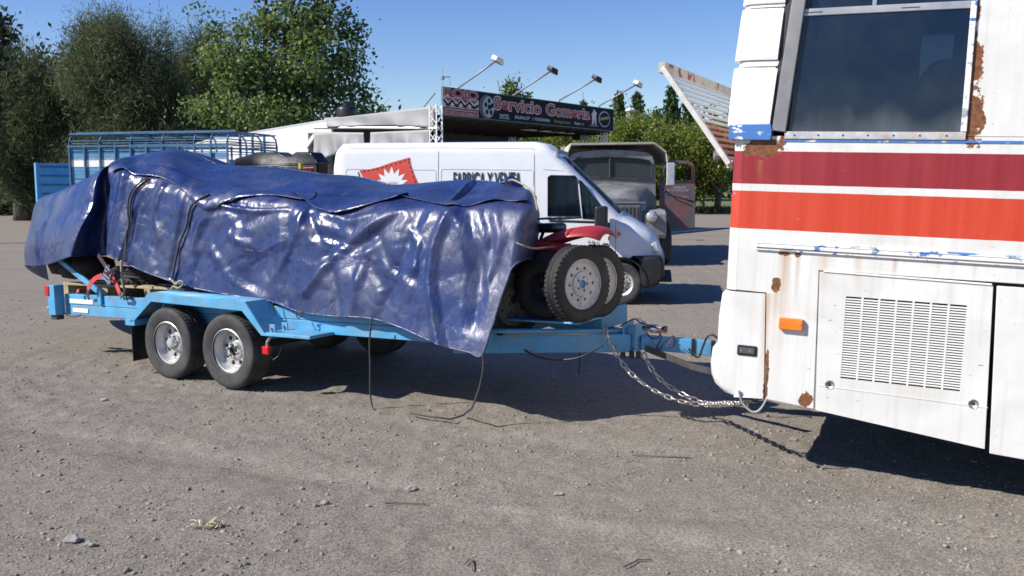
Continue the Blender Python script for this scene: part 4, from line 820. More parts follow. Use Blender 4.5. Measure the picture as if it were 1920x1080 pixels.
# edge cords pull the hem in; keep the cloth out of the rail and fender
vr = np.arange(NV)
inside = (p[..., 2] < .80) & (p[..., 1] > VI-.03) & (p[..., 1] < 1.0) & (p[..., 0] > .55) & (p[..., 0] < 2.7); p[..., 1] = np.where(inside, VI-.03, p[..., 1])
def tarp_material():
    m, nt, b, oc = newmat('blue_vinyl'); L = nt.links
    n1 = noise(nt, oc, 1.7, 7, .6, .5); n2 = noise(nt, oc, 9, 6, .65); weave = noise(nt, oc, 260, 2)
    c = mix(nt, ramp(nt, n1, [(.3, 0), (.7, 1)]), (.009, .019, .078), (.016, .034, .135)); c = mix(nt, ramp(nt, n2, [(.5, 0), (.8, .35)]), c, (.035, .055, .16))
    dust = noise(nt, mapping(nt, oc, (1, 1, .5), (4, 2, 1)), 2.4, 8, .7, .8); sx_ = nt.nodes.new('ShaderNodeSeparateXYZ'); L.new(oc, sx_.inputs[0]); df = ramp(nt, math_(nt, 'ADD', dust, math_(nt, 'MULTIPLY', math_(nt, 'SUBTRACT', sx_.outputs[0], 1.9, clamp=True), .16)), [(.46, 0), (.75, .40)]); c = mix(nt, df, c, (.095, .10, .125))
    L.new(c, b.inputs['Base Color']); L.new(math_(nt, 'ADD', math_(nt, 'MULTIPLY_ADD', n2, .28, .15), math_(nt, 'MULTIPLY', df, .7), clamp=True), b.inputs['Roughness']); b.inputs['Specular IOR Level'].default_value = .62
    cr = noise(nt, mapping(nt, oc, (1, 1, 1.2)), 7, 4, .55, .3); v2 = nt.nodes.new('ShaderNodeTexVoronoi'); v2.feature = 'DISTANCE_TO_EDGE'; v2.inputs['Scale'].default_value = 5.5; dw = nt.nodes.new('ShaderNodeMix'); L.new(mix(nt, .25, oc, mix(nt, 1.0, oc, oc)), v2.inputs['Vector'])
    nd = nt.nodes.new('ShaderNodeTexNoise'); nd.inputs['Scale'].default_value = 3; nd.inputs['Detail'].default_value = 3; va = nt.nodes.new('ShaderNodeVectorMath'); va.operation = 'MULTIPLY_ADD'; va.inputs[1].default_value = (.5, .5, .5); L.new(nd.outputs[1], va.inputs[0]); L.new(oc, va.inputs[2]); L.new(va.outputs[0], v2.inputs['Vector']); L.new(oc, nd.inputs['Vector'])
    v3 = nt.nodes.new('ShaderNodeTexVoronoi'); v3.feature = 'DISTANCE_TO_EDGE'; v3.inputs['Scale'].default_value = 13; L.new(mapping(nt, oc, (1.3, 1, .8)), v3.inputs['Vector'])
    va.inputs[1].default_value = (.12, .12, .12); v2.inputs['Scale'].default_value = 4.6
    big_ = math_(nt, 'MULTIPLY', v2.outputs['Distance'], 2.2); sm_ = math_(nt, 'MULTIPLY', math_(nt, 'MULTIPLY', v3.outputs['Distance'], ramp(nt, n1, [(.4, .2), (.65, 1)])), 1.0)
    h_ = math_(nt, 'ADD', math_(nt, 'MULTIPLY', cr, .35), math_(nt, 'ADD', big_, sm_)); h_ = math_(nt, 'ADD', h_, math_(nt, 'MULTIPLY', weave, .012)); bump(nt, b, h_, .42, .015); return m
MT['tarp'] = tarp_material()
idx = np.arange(NU*NV).reshape(NV, NU)
Fq = np.stack([idx[:-1, :-1], idx[:-1, 1:], idx[1:, 1:], idx[1:, :-1]], -1).reshape(-1, 4)
if normals(p)[15, NU//2, 1] > 0: Fq = Fq[:, ::-1]
tarp = thing('tarpaulin', 'large crumpled shiny blue tarpaulin covering the load on the trailer', 'tarpaulin', T.m)
sheet = link('sheet', fastmesh('sheet', p.reshape(-1, 3), Fq, MT['tarp'], True), tarp); s_ = sheet.modifiers.new('s', 'SOLIDIFY'); s_.thickness = .004; s_.offset = -1
for _i in (26, 88): MB().tube([tuple(x) for x in p[_i, 80:400]], .0022, 5).build('weld_seam', MT['tarp'], tarp, smooth=True)
# rolled hem along the edge, and the doubled flap edge across the side
MB().tube([tuple(x) for x in p[0, ::2]], .009, 6).build('hem', MT['tarp'], tarp, smooth=True)
def flap(j0, j1, r0, drop, out, name='overlap_flap'):
    n_ = normals(p); n_ = -n_ if n_[15, NU//2, 1] > 0 else n_; G = []
    for t in np.linspace(0, 1, 7):
        row = []
        for j in range(j0, j1+1, 2):
            i = r0 - drop*t*(.8+.35*math.sin(j*.098))*max(.02, math.sin(math.pi*(j-j0)/(j1-j0)))**.6; i0 = int(max(i, 0)); fr_ = i-i0; c_ = p[i0, j]*(1-fr_)+p[min(i0+1, NV-1), j]*fr_; row.append(tuple(c_+n_[i0, j]*(.004+out*t*(1+.5*math.sin(j*.23)))))
        G.append(row)
    o = MB().grid(G).build(name, MT['tarp'], tarp, smooth=True); s_ = o.modifiers.new('s', 'SOLIDIFY'); s_.thickness = .004; return o
jx = lambda col: int(col/(NC-1)*(NU-1)); rz = int(2.12/(NRT-1)*(NV-1))
flap(jx(9.4), jx(18.2), rz+6, 16, .020); flap(jx(17.4), jx(21.2), rz+5, 11, .028); flap(jx(20.8), jx(27.3), rz+4, 6, .016)
# narrow standing ridge of folded cloth on top, above the wheel rack
def ridge(pix, v0, v1, h, name='standing_fold'):
    G = []; n = len(pix)
    for k, (x, y) in enumerate(pix):
        v = v0+(v1-v0)*k/(n-1); c_ = T.p(x, y, v); hh = h*math.sin(math.pi*(k+.4)/(n-.2)); G.append([(c_.x-.10, v+.02, c_.z-.07), (c_.x-.03, v, c_.z-.01), (c_.x+.02, v-.01, c_.z+hh), (c_.x+.05, v, c_.z+hh*.8), (c_.x+.06, v, c_.z-.02), (c_.x+.10, v, c_.z-.07)])
    G = [list(map(Vector, r_)) for r_ in G]; o = MB().grid(G).build(name, MT['tarp'], tarp, smooth=True); s_ = o.modifiers.new('s', 'SOLIDIFY'); s_.thickness = .004; ss = o.modifiers.new('ss', 'SUBSURF'); ss.levels = ss.render_levels = 2
ridge([(826, 386), (845, 374), (862, 358), (872, 345), (884, 338)], .45, 1.15, .035)
ridge([(938, 346), (948, 338), (957, 336), (968, 345)], 1.1, 1.25, .05)
# ---- ropes over the cover
def rope(pix, r, m, label, v=None, onto=True, ground_end=False):
    P = []
    for q_ in pix:
        x, y = q_[:2]; vv = q_[2] if len(q_) > 2 else .2
        P.append(T.g(T.p(x, y, vv)))
    if onto:                                            # lie on the cloth: nearest cloth point along the sight line, a little proud
        W = p[:int(NV*.53)].reshape(-1, 3); M_ = np.array(T.m)[:3, :3]; WW = W@M_.T+np.array(T.O); D = WW-np.array(CL); dist = np.linalg.norm(D, axis=1); D = D/dist[:, None]
        for i, (x, y) in enumerate(q_[:2] for q_ in pix):
            rd = np.array(ray(x, y).normalized()); cs = D@rd; k = np.where(cs > cs.max()-2e-6)[0]; k = k[np.argmin(dist[k])]; P[i] = CL+Vector(rd)*(float(dist[k])-.022)
    Q = []
    for i in range(len(P)-1):
        p0, p1, p2, p3 = P[max(i-1, 0)], P[i], P[i+1], P[min(i+2, len(P)-1)]
        for t_ in np.linspace(0, 1, 7, endpoint=False): Q.append(.5*((2*p1)+(-p0+p2)*t_+(2*p0-5*p1+4*p2-p3)*t_*t_+(-p0+3*p1-3*p2+p3)*t_**3))
    Q.append(P[-1]); o = MB().tube(Q, r, 7).build('rope', m, None, smooth=True); return tag(o, label, 'rope', 'ropes holding or hanging from the tarpaulin')
rope([(276, 333), (262, 342), (247, 358), (240, 380), (240, 405), (242, 420), (237, 440), (235, 465), (231, 490)], .010, MT['rope'], 'dark rope over the tarpaulin nearest the rear, left of the other tie-down')
rope([(279, 334), (265, 345), (251, 360), (244, 384), (243, 408), (238, 444), (236, 470), (234, 492)], .008, MT['rope'], 'second strand of the rearmost tie-down rope, doubled beside it')
rope([(392, 364), (375, 373), (360, 384), (354, 400), (349, 425), (337, 455), (329, 490), (322, 525)], .012, MT['rope'], 'dark double rope tied down the tarpaulin above the rear fender')
rope([(697, 597, .12), (693, 640, .13), (694, 690, .14), (694, 735, .15), (698, 762, .14), (702, 767, .12)], .008, MT['rope'], 'loose rope hanging straight down to the gravel under the tarpaulin', onto=False)
rope([(905, 662, .10), (906, 690, .11), (898, 730, .12), (885, 765, .08)], .008, MT['rope'], 'upper length of rope hanging from the front corner of the tarpaulin', onto=False)
Pg = [T.g(T.p(885, 765, .08))]+[gnd(x, y)+Vector((0, 0, .014)) for x, y in ((868, 782), (845, 789), (810, 785), (770, 778))]; tag(MB().tube(Pg, .008, 7).build('rope', MT['rope'], None, smooth=True), 'rope end lying on the gravel below the front tarpaulin corner', 'rope', 'ropes holding or hanging from the tarpaulin')
rope([(968, 455, .2), (985, 462, .24), (1005, 466, .4), (1040, 462, .7)], .007, MT['drop'], 'thin tan cord across the dark front edge of the tarpaulin', onto=False)
rope([(950, 341, 1.15), (960, 337, 1.1), (975, 343, 1.0), (990, 352, .8), (1001, 365, .66), (1008, 395, .6)], .008, MT['drop'], 'pale cord over the top front corner of the tarpaulin', onto=False)
rope([(556, 584, .17), (556, 592, .15), (560, 597, .15), (566, 590, .15), (560, 586, .15), (570, 586, .16)], .006, MT['rope'], 'small knotted cord at the hem in front of the fender', onto=False)
rope([(512, 567, .2), (511, 575, .19), (516, 588, .2), (514, 592, .22)], .006, MT['rope'], 'thin short cord between the hem and the front of the fender', onto=False)
rope([(228, 488, .2), (228, 510, .19), (230, 530, .2), (233, 545, .22), (228, 556, .24)], .014, MT['drop'], 'thick tan rope end hanging behind the red ratchet strap', onto=False)
rope([(322, 525, .2), (330, 533, .19), (336, 527, .19), (344, 530, .2), (335, 540, .2), (325, 537, .2), (320, 545, .22)], .010, MT['drop'], 'tan rope knot at the hem above the rear fender', onto=False)
# ---- ratchet strap with its buckle
def ribbon(pix, wdt, v, name, m, parent):
    P = [T.p(x, y, v+.012*k) for k, (x, y) in enumerate(pix)]; mb = MB()
    for a, c in zip(P[:-1], P[1:]): mb.bar(a, c, .006, wdt, (0, -1, 0) if False else (a-c).cross(Vector((0, 1, 0))))
    return mb.build(name, m, parent)
st = thing('ratchet_strap', 'red webbing ratchet strap with metal buckle at the rear of the load', 'strap', T.m)
ribbon([(225, 551), (218, 533), (210, 520), (203, 505)], .055, .16, 'webbing', MT['strap'], st); ribbon([(165, 543), (170, 530), (180, 521), (192, 516)], .05, .17, 'webbing', MT['strap'], st); ribbon([(199, 500), (190, 487), (184, 478)], .05, .2, 'webbing', mat('dark_webbing', (.05, .03, .03), .9), st)
a = T.p(203, 515, .14); mm = Matrix.Translation(a) @ Matrix.Rotation(R(35), 4, 'Y')
bk = MB()
for d in (-.05, .05): bk.box((-.085, -.02, d-.005), (.085, .02, d+.005), mm @ Matrix.Rotation(R(90), 4, 'Y'))
bk.build('buckle_cheek', MT['chrome'], st, bevel=.003)
for d in (-.06, -.02, .03, .07): MB().tube([mm @ Vector((-.052, -.012, d)), mm @ Vector((.052, -.012, d))], .011, 8).build('buckle_pin', MT['chrome'], st)
MB().bar(a+Vector((.03, -.02, .02)), a+Vector((.19, -.01, .085)), .03, .03).build('buckle_handle', MT['black'], st, bevel=.004); MB().tube([T.p(225, 551, .16), T.p(226, 560, .22)], .012, 6).build('strap_hook', MT['chrome'], st); MB().tube([T.p(165, 543, .17), T.p(164, 556, .22)], .012, 6).build('strap_hook', MT['steel'], st)
# ---- pallet, tyres and what else shows below the cover
pal = thing('wooden_pallet', 'weathered wooden pallet under the rear of the tarpaulin', 'pallet', T.m)
pu0, pu1 = T.p(122, 530, .45).x, T.p(372, 545, .45).x
for k in range(5): MB().box((pu0, .42+k*.27, .845), (pu1, .42+k*.27+.13, .872)).build('slat', MT['wood'], pal, bevel=.003)
for k in range(4): MB().box((pu0+k*(pu1-pu0-.1)/3, .42, .70+.001), (pu0+.1+k*(pu1-pu0-.1)/3, 1.62, .845)).build('bearer', MT['wood'], pal, bevel=.003)
def loose_tyre(cx, cy, v, ax, label, rr=.30, hw=.10):
    c_ = T.p(cx, cy, v); o = link('tyre', tyre_mesh('tyre', rr, rr*.58, hw, 40), None, T.m @ Matrix.Translation(c_) @ ax); tag(o, label, 'tyre', 'loose tyres in the load'); return o
loose_tyre(268, 522, .75, Matrix.Rotation(R(78), 4, 'X'), 'black tyre lying on the pallet under the tarpaulin edge', .34); loose_tyre(385, 552, .55, Matrix.Rotation(R(84), 4, 'X'), 'black tyre lying flat above the rear fender, mostly hidden by the tarpaulin', .26)
MB_ = MB().lathe([(.001, -.03), (.03, -.03), (.035, 0), (.02, .03), (.001, .035)], 12, 'z'); o = MB_.build('red_bottle', MT['red'], None, m=T.m @ Matrix.Translation(T.p(149, 547, VI+.1))); tag(o, 'small red plastic bottle on the rear deck beside the brace', 'bottle')
# load under the cover; dark crates and sacks added so the hollow stays dark
load = thing('covered_load', 'dark load hidden beneath the blue tarpaulin', 'cargo', T.m)
for (a, c) in (((-1.9, .75, .87), (-.2, 1.9, 1.45)), ((-.1, .62, .71), (2.2, 1.9, 1.45)), ((-2.2, 1.0, .88), (-1.0, 1.8, 1.75))): MB().box(a, c).build('crate', mat('dark_crate', (.03, .03, .03), .8), load, bevel=.02)
for (x, y, v, r_) in ((140, 512, .75, .16), (168, 508, .70, .18), (192, 515, .95, .15), (120, 505, 1.1, .17)):
    c_ = T.p(x, y, v); MB().lathe([(.001, -r_*.9), (r_*.8, -r_*.7), (r_, -.02), (r_*.85, r_*.6), (r_*.35, r_*.85), (.001, r_*.9)], 14, 'z').build('black_sack', MT['darkrubber'], load, smooth=True, m=Matrix.Translation((c_.x, v, max(c_.z, .872+r_*.88))) @ Matrix.Diagonal((1.25, 1, 1, 1)))
# ---- spare wheels at the front, facing forward
def steel_wheel(cx, cy, v, label, rimmat, rr=.315, hw=.10, yaw=0, hubcol=None, dia=None):
    c_ = T.p(cx, cy, v); wh = thing('spare_wheel', label, 'spare wheel', T.m @ Matrix.Translation(c_) @ Matrix.Rotation(R(90+yaw), 4, 'Z'), 'spare wheels at the front of the trailer')
    tm_ = tyre_mesh('tyre', rr, rr*.63, hw, 48); tm_.materials[0] = MT['darkrubber']; link('tyre', tm_, wh); k = rr/.315
    MB().lathe([(.198*k, -hw*.86), (.206*k, -hw*.9), (.204*k, -hw*.8), (.186*k, -hw*.76), (.180*k, -hw*.64), (.160*k, -hw*.58)], 40).build('rim', rimmat, wh, smooth=True)
    d_ = MB().ring(.105*k, .160*k, 10, .013*k, -hw*.58, 1, 10).lathe([(.105*k, -hw*.58), (.098*k, -hw*.74), (.075*k, -hw*.78)], 36); d_.ring(.035*k, .075*k, 5, .011*k, -hw*.78, 1, 10); d_.build('rim_disc', rimmat, wh, auto=35)
    MB().lathe([(.035*k, -hw*.78), (.033*k, -hw*.6), (.001, -hw*.6)], 20).build('hub_hole', hubcol or MT['grime_dark'], wh); MB().lathe([(.16*k, hw*.1), (.001, hw*.1)], 24).build('wheel_back', MT['grime_dark'], wh)
    return wh
steel_wheel(1083, 532, .62, 'upright spare wheel with grey steel rim and blue hub at the trailer front', MT['greyrim'], .305, .07, -17, mat('blue_hub', (.06, .2, .42), .5))
steel_wheel(1117, 527, 1.04, 'spare wheel half hidden right behind the grey-rimmed one', MT['greyrim'], .30, .07, -15)
steel_wheel(950, 560, .72, 'dusty brown spare wheel in shade behind the front edge of the tarpaulin', MT['dustrim'], .34, .105, -12)
# ---- red quad bike sticking out at the front
qb = thing('quad_bike', 'red quad bike poking out of the front of the tarpaulin', 'quad bike', T.m)
vq = 1.05; QP = lambda x, y, v=vq: T.p(x, y, v)
sec = [((1012, 452), .02, .20), ((1035, 440), .030, .22), ((1062, 431), .034, .26), ((1092, 425), .032, .27), ((1118, 422), .028, .25), ((1134, 426), .02, .21), ((1142, 433), .010, .15)]
G = []
for (c_, th_, hv) in sec:
    a = QP(*c_); row = []
    for k in range(13):
        A = math.pi*(k/12); row.append((a.x, vq-hv*math.cos(A), a.z+th_*1.1*(math.sin(A)**.5)-.03-.05*abs(math.cos(A))**3))
    G.append(row)
o = MB().grid(G).build('front_fender', MT['red'], qb, smooth=True); s_ = o.modifiers.new('s', 'SOLIDIFY'); s_.thickness = .012; o.modifiers.new('ss', 'SUBSURF').render_levels = 1
a, c = QP(1035, 445), QP(1085, 462); G = []
for t in np.linspace(0, 1, 8):
    q_ = QP(1022+75*t, 448+16*math.sin(t*1.5)-6*t); G.append([(q_.x, vq-.24, q_.z+.02), (q_.x, vq-.25, q_.z-.05), (q_.x-.02, vq-.22, q_.z-.13+.10*t)])
o = MB().grid(G).build('side_panel', MT['red'], qb, smooth=True); o.modifiers.new('s', 'SOLIDIFY').thickness = .012
a = QP(1022, 470); bd = MB().box((a.x-.9, vq-.2, .95), (a.x+.10, vq+.2, 1.32)).build('body', MT['black'], qb, bevel=.06)
for (du, s) in ((.28, -1), (.28, 1), (-.85, -1), (-.85, 1)):
    MB().lathe([(.12, -.1), (.22, -.1), (.27, -.07), (.28, 0), (.27, .07), (.22, .1), (.12, .1)], 28, closed=True).build('wheel', MT['darkrubber'], qb, smooth=True, m=(a.x+du-.1, vq+.42*s+.12, .99))
hx = QP(1052, 418); MB().tube([(hx.x-.25, vq, 1.25), (hx.x-.15, vq, hx.z-.02), (hx.x-.12, vq-.30, hx.z+.02), (hx.x-.16, vq-.42, hx.z)], .016, 8).build('handlebar', MT['black'], qb, smooth=True); MB().box((hx.x-.2, vq-.12, hx.z-.08), (hx.x-.0, vq+.12, hx.z+.0)).build('console', MT['black'], qb, bevel=.03)
for k in range(4): MB().tube([(a.x-.05+k*.1, vq-.2, 1.53), (a.x-.05+k*.1, vq+.2, 1.53)], .009, 6).build('rack_bar', MT['black'], qb)
# ---- black top box and red can on a rack beyond the cover
vt = 1.95; TX = lambda x, y: T.p(x, y, vt); bx = thing('black_top_box', 'shiny black plastic storage box standing behind the tarpaulin', 'storage box', T.m)
a, c = TX(440, 330), TX(592, 300); mid = TX(505, 289); G = []
prof = [(436, 318), (438, 297), (470, 289), (478, 285), (520, 285), (530, 290), (545, 290), (552, 285), (583, 285), (591, 297), (596, 300), (594, 330), (440, 332)]
MB().prism([(TX(x, y).x, TX(x, y).z) for x, y in prof], vt, vt+.2).build('lid', MT['gloss'], bx, bevel=.03); l0, l1 = TX(434, 303), TX(596, 308); MB().box((l0.x-.01, vt-.015, l1.z-.0), (l1.x+.0, vt+.21, l1.z+.028)).build('rim_lip', MT['gloss'], bx, bevel=.008)
zb = TX(500, 331).z; lg = thing('load_rack', 'thin steel rack carrying the black storage box', 'rack', T.m)
for x in (445, 588):
    for dv in (.05, .17): q_ = TX(x, 330); MB().bar((q_.x, vt+dv, .70), (q_.x, vt+dv, zb-.06), .03, .03).build('leg', MT['steel'], lg)
for dv in (.05, .17): MB().bar((TX(440, 330).x, vt+dv, zb-.045), (TX(594, 330).x, vt+dv, zb-.045), .03, .03).build('rack_rail', MT['steel'], lg)
vr2 = 1.72; cn = T.p(570, 322, vr2); can = thing('red_fuel_can', 'small red fuel can with yellow cap beside the black storage box', 'fuel can', T.m)
MB().box((cn.x-.14, vr2, cn.z-.28), (cn.x+.10, vr2+.16, cn.z+.0)).build('body', MT['red'], can, bevel=.03); yc = T.p(557, 311, vr2); MB().lathe([(.001, -.03), (.026, -.03), (.026, .03), (.001, .035)], 14, 'z', (yc.x, vr2+.06, yc.z)).build('cap', mat('yellow_cap', (.6, .45, .03), .5), can)
for k in range(3): MB().tube([(cn.x-.05+.05*k, vr2+.05, cn.z), (cn.x-.05+.05*k, vr2+.05, cn.z+.04), (cn.x-.0+.05*k, vr2+.05, cn.z+.04)], .012, 6).build('grip', MT['red'], can)

# ================================================================ THE WHITE VAN
VN = Fr(gnd(1163, 571), 9)
def Vq(x, y, v=-.02): q = VN.p(x, y, v); return (q.x, q.z)
van = thing('delivery_van', 'white high-roof delivery van parked behind the trailer', 'van', VN.m)
ur, rz_ = Vq(622, 300); VW = 1.98; vc = VW/2-.03
roofz = Vq(830, 267, .3)[1]
TOP = [(ur, roofz-.25), (ur+.03, roofz-.10), (ur+.12, roofz-.01), (ur+.4, roofz), (Vq(1005, 268, .3)[0], roofz), (Vq(1024, 271, .3)[0], roofz-.03), (Vq(1042, 283, .2)[0], Vq(1042, 283, .2)[1]), (Vq(1165, 405, .1)[0], Vq(1165, 405, .1)[1]), (Vq(1190, 420)[0], Vq(1190, 419)[1]), (Vq(1218, 437)[0], Vq(1218, 437)[1]), (Vq(1232, 452)[0], Vq(1232, 452)[1]), (Vq(1239, 474)[0], Vq(1239, 474)[1]), (Vq(1241, 481)[0], Vq(1241, 481)[1])]
tu, tz = np.array([a for a, b in TOP]), np.array([b for a, b in TOP])
us = sorted(set(list(np.linspace(ur, tu[4], 16))+list(tu)+list(np.linspace(tu[5], tu[-1], 22)))); G = []
for u in us:
    zt = float(np.interp(u, tu, tz)); zb = .30 if u < tu[7]-.2 else .30+(Vq(1220, 480)[1]-.30)*min(1, (u-tu[7]+.2)/.35)
    fr_ = max(0, (u-tu[7])/(tu[-1]-tu[7])); ins = .02+.22*fr_**2.2 + (.05*max(0, 1-(u-ur)/.12)**2); row = []
    hgt = zt-zb; r = min(.20, hgt*.35)
    for t in np.linspace(0, 1, 13):
        wz = zb+(hgt-r)*t; bul = .045*((wz-1.05)/1.2)**2 if wz > .6 else .045*((.6-1.05)/1.2)**2+.03*(.6-wz); row.append((-.03+ins+bul, wz))
    v0 = row[-1][0]
    for k in range(1, 9): A = math.pi/2*k/8; row.append((v0+r*1.15*(1-math.cos(A)), zt-r+r*math.sin(A)))
    row.append((vc, zt+.015 if zt > 1.6 else zt+.06*(1-fr_)))
    full = [(u, v, z) for v, z in row]+[(u, 2*vc-v, z) for v, z in row[-2::-1]]; G.append(full)
body = MB().grid(G); body.add(G[0], [tuple(range(len(G[0])))]); body.add(G[-1], [tuple(range(len(G[-1])))])
body = body.build('body', MT['vanwhite'], van, smooth=True)
sm = body.modifiers.new('s', 'SOLIDIFY'); sm.thickness = .035; sm.offset = -1
W1 = [Vq(*q) for q in ((1027, 332), (1031, 329), (1078, 330), (1081, 334), (1089, 406), (1027, 405))]; W2 = [Vq(*q) for q in ((1086, 338), (1090, 340), (1131, 392), (1133, 408), (1127, 412), (1093, 410))]
CUTS = [MB().prism(W1, -.3, .3), MB().prism(W1, 1.6, 2.3), MB().prism(W2, -.3, .32), MB().prism(W2, 1.6, 2.3)]
WR = .335; uw = 0.0; uw2 = -3.2
for u in (uw, uw2): CUTS.append(MB().lathe([(.001, -.3), (.40, -.3), (.40, .28), (.001, .28)], 30, 'y', (u, 0, WR))); CUTS.append(MB().lathe([(.001, 1.65), (.40, 1.65), (.40, 2.3), (.001, 2.3)], 30, 'y', (u, 0, WR)))
# windscreen opening
wsA, wsB = Vq(1050, 293, .2), Vq(1160, 402, .2); nrm = Vector((-(wsB[1]-wsA[1]), 0, wsB[0]-wsA[0])).normalized(); mbw = MB(); a3, b3 = Vector((wsA[0], 0, wsA[1])), Vector((wsB[0], 0, wsB[1]))
mbw.add([a3+nrm*s+Vector((0, v, 0)) for s in (-.12, .12) for v in (.28, 1.64)]+[b3+nrm*s+Vector((0, v, 0)) for s in (-.12, .12) for v in (.16, 1.76)], [(0,1,3,2),(4,6,7,5),(0,4,5,1),(2,3,7,6),(0,2,6,4),(1,5,7,3)]); CUTS.append(mbw)
cut(body, CUTS); sharpen(body.data, 32)
fr_m = MT['black']
def pane(poly, v, t=.005, name='window_pane', sh=0.0):
    cx = sum(a for a, b in poly)/len(poly); cz = sum(b for a, b in poly)/len(poly)
    def vv(z): return v+.045*((z-1.05)/1.2)**2
    n = len(poly); P = [(a, vv(b), b) for a, b in poly]; mb = MB().add(P+[(a, y+t, b) for a, y, b in P], [tuple(range(n)), tuple(range(2*n-1, n-1, -1))]+[(i, i+n, (i+1) % n+n, (i+1) % n) for i in range(n)]); o = mb.build(name, MT['glass'], van)
    fr = MB().tube([(a, vv(b)-.012, b) for a, b in poly], .010, 6, closed=True).build('window_rubber', fr_m, o); return o
for Wp in (W1, W2): pane(Wp, .004)
for Wp in (W1, W2): MB().prism(Wp, 2*vc-.012, 2*vc-.006).build('far_window_pane', MT['glass'], van)
mbw = MB().add([a3+nrm*.005+Vector((0, .28, 0)), a3+nrm*.005+Vector((0, 1.64, 0)), b3+nrm*.005+Vector((0, 1.76, 0)), b3+nrm*.005+Vector((0, .16, 0))], [(0,1,2,3)]).build('windscreen', MT['glass'], van)
# interior: seats, dash, bulkhead
MB().box((-1.05, .08, .4), (-1.02, 2*vc-.08, roofz-.12)).build('bulkhead', mat('grey_bulkhead', (.28, .29, .30), .7), van); MB().box((-4.2, .1, .36), (.8, 2*vc-.1, .40)).build('floor', MT['grime_dark'], van)
for v_ in (.25, 1.25): MB().prism([(-.75, .5), (-.2, .5), (-.2, .95), (-.55, .98), (-.78, 1.62), (-.92, 1.62), (-.85, .95)], v_, v_+.5).build('seat', mat('grey_seat', (.10, .10, .11), .9), van, bevel=.05)
MB().prism([(-.05, .6), (.2, .6), (.2, 1.08), (.05, 1.2), (-.05, 1.18)], .15, 2*vc-.15).build('dashboard', MT['black'], van, bevel=.04); MB().tube([(.0+.13*math.cos(a), .45+.19*math.sin(a), 1.28+.13*math.sin(a)*0-.13*math.cos(a)*.8) for a in np.linspace(0, 6.283, 20, endpoint=False)], .014, 6, True).build('steering_wheel', MT['black'], van)
# seams, panels, strips
def seam(pix, r=.006, m=None, name='panel_seam'):
    Q = []
    for (x0, y0), (x1, y1) in zip(pix[:-1], pix[1:]):
        n_ = max(1, int(math.hypot(x1-x0, y1-y0)/12))
        for k in range(n_): Q.append((x0+(x1-x0)*k/n_, y0+(y1-y0)*k/n_))
    Q.append(pix[-1]); P = [VN.p(x, y, 0) for x, y in Q]; MB().tube([(q_.x, bodyv(q_.x, q_.z)+r*.35, q_.z) for q_ in P], r, 5).build(name, m or seamm, van)
def bodyv(u, w):                                    # outer surface of the body at (u, w)
    h_, p_, n_, i_ = body.ray_cast(Vector((u, -1, w)), Vector((0, 1, 0))); return p_.y if h_ and p_.y < .5 else .0
seamm = mat('seam_grey', (.28, .29, .30), .7)
seam([(652, 278), (830, 277), (1000, 279)], .007); seam([(821, 272), (821, 400)], .008); seam([(1001, 280), (1003, 400), (1010, 470)], .008); seam([(1018, 318), (1070, 322), (1087, 330)], .006)
for (x0, x1) in ((648, 817), (827, 1000)): seam([(x0, 350), (x0, 320), (x0+3, 317.5), (x1-3, 319), (x1, 322), (x1, 350)], .006)
seam([(1155, 404), (1154, 430), (1154, 480)], .007); seam([(1027, 408), (1088, 409)], .006, MT['alu'])
q = Vq(1130, 412); mr = MB().box((q[0]-.11, -.32, q[1]-.22), (q[0]+.09, -.10, q[1]+.22)).build('door_mirror', MT['black'], van, bevel=.04); MB().bar((q[0]+.02, -.12, q[1]-.05), (q[0]+.1, .03, q[1]-.1), .06, .08).build('mirror_arm', MT['black'], mr)
seam([(1030, 414), (1126, 417)], .022, MT['black'], 'rub_strip'); q = Vq(1140, 447); MB().box((q[0]-.0, -.035, q[1]-.03), (q[0]+.03, .01, q[1]+.03)).build('side_repeater', MT['amber'], van, bevel=.008)
q = Vq(1161, 439); MB().prism([(q[0]-.03, q[1]+.05), (q[0]+.035, q[1]), (q[0]-.03, q[1]-.05)], -.025, .0).build('side_repeater', MT['amber'], van, bevel=.004)
# dark bumper and sills
bp = [Vq(*q_) for q_ in ((1196, 481), (1239, 479), (1246, 490), (1246, 518), (1234, 534), (1214, 541), (1203, 541), (1199, 515))]
MB().prism(bp, -.03, 2*vc+.03).build('front_bumper', MT['black'], van, bevel=.06)
MB().box((uw2+.45, -.035, .27), (uw-.45, .0, .42)).build('side_sill', MT['black'], van, bevel=.01); MB().box((ur+.1, -.035, .30), (uw2-.45, .0, .50)).build('side_sill', MT['black'], van, bevel=.01)
hl = [Vq(*q_) for q_ in ((1220, 458), (1232, 453), (1236, 474), (1222, 477))]; MB().prism(hl, .10, .30).build('headlight', mat('headlight_glass', (.55, .58, .6), .12, .4, coat=.8), van, bevel=.02)
arch = [( .41*math.cos(a), -.035, WR+.41*math.sin(a)) for a in np.linspace(-.1, math.pi+.1, 22)]; MB().tube(arch, .018, 6).build('wheel_arch_lip', MT['black'], van, smooth=True)
vt_ = tyre_mesh('tyre', WR, .20, .10, 44); vdisc = MB().ring(.10, .165, 8, .014, -.05, 1, 10).lathe([(.20, -.085), (.207, -.083), (.19, -.06), (.165, -.05)], 32).lathe([(.10, -.05), (.09, -.075), (.075, -.08)], 30).ring(.03, .075, 5, .011, -.08, 1, 10).lathe([(.03, -.08), (.028, -.06), (.001, -.06)], 16).mesh('rim', MT['rim'], True); sharpen(vdisc, 35)
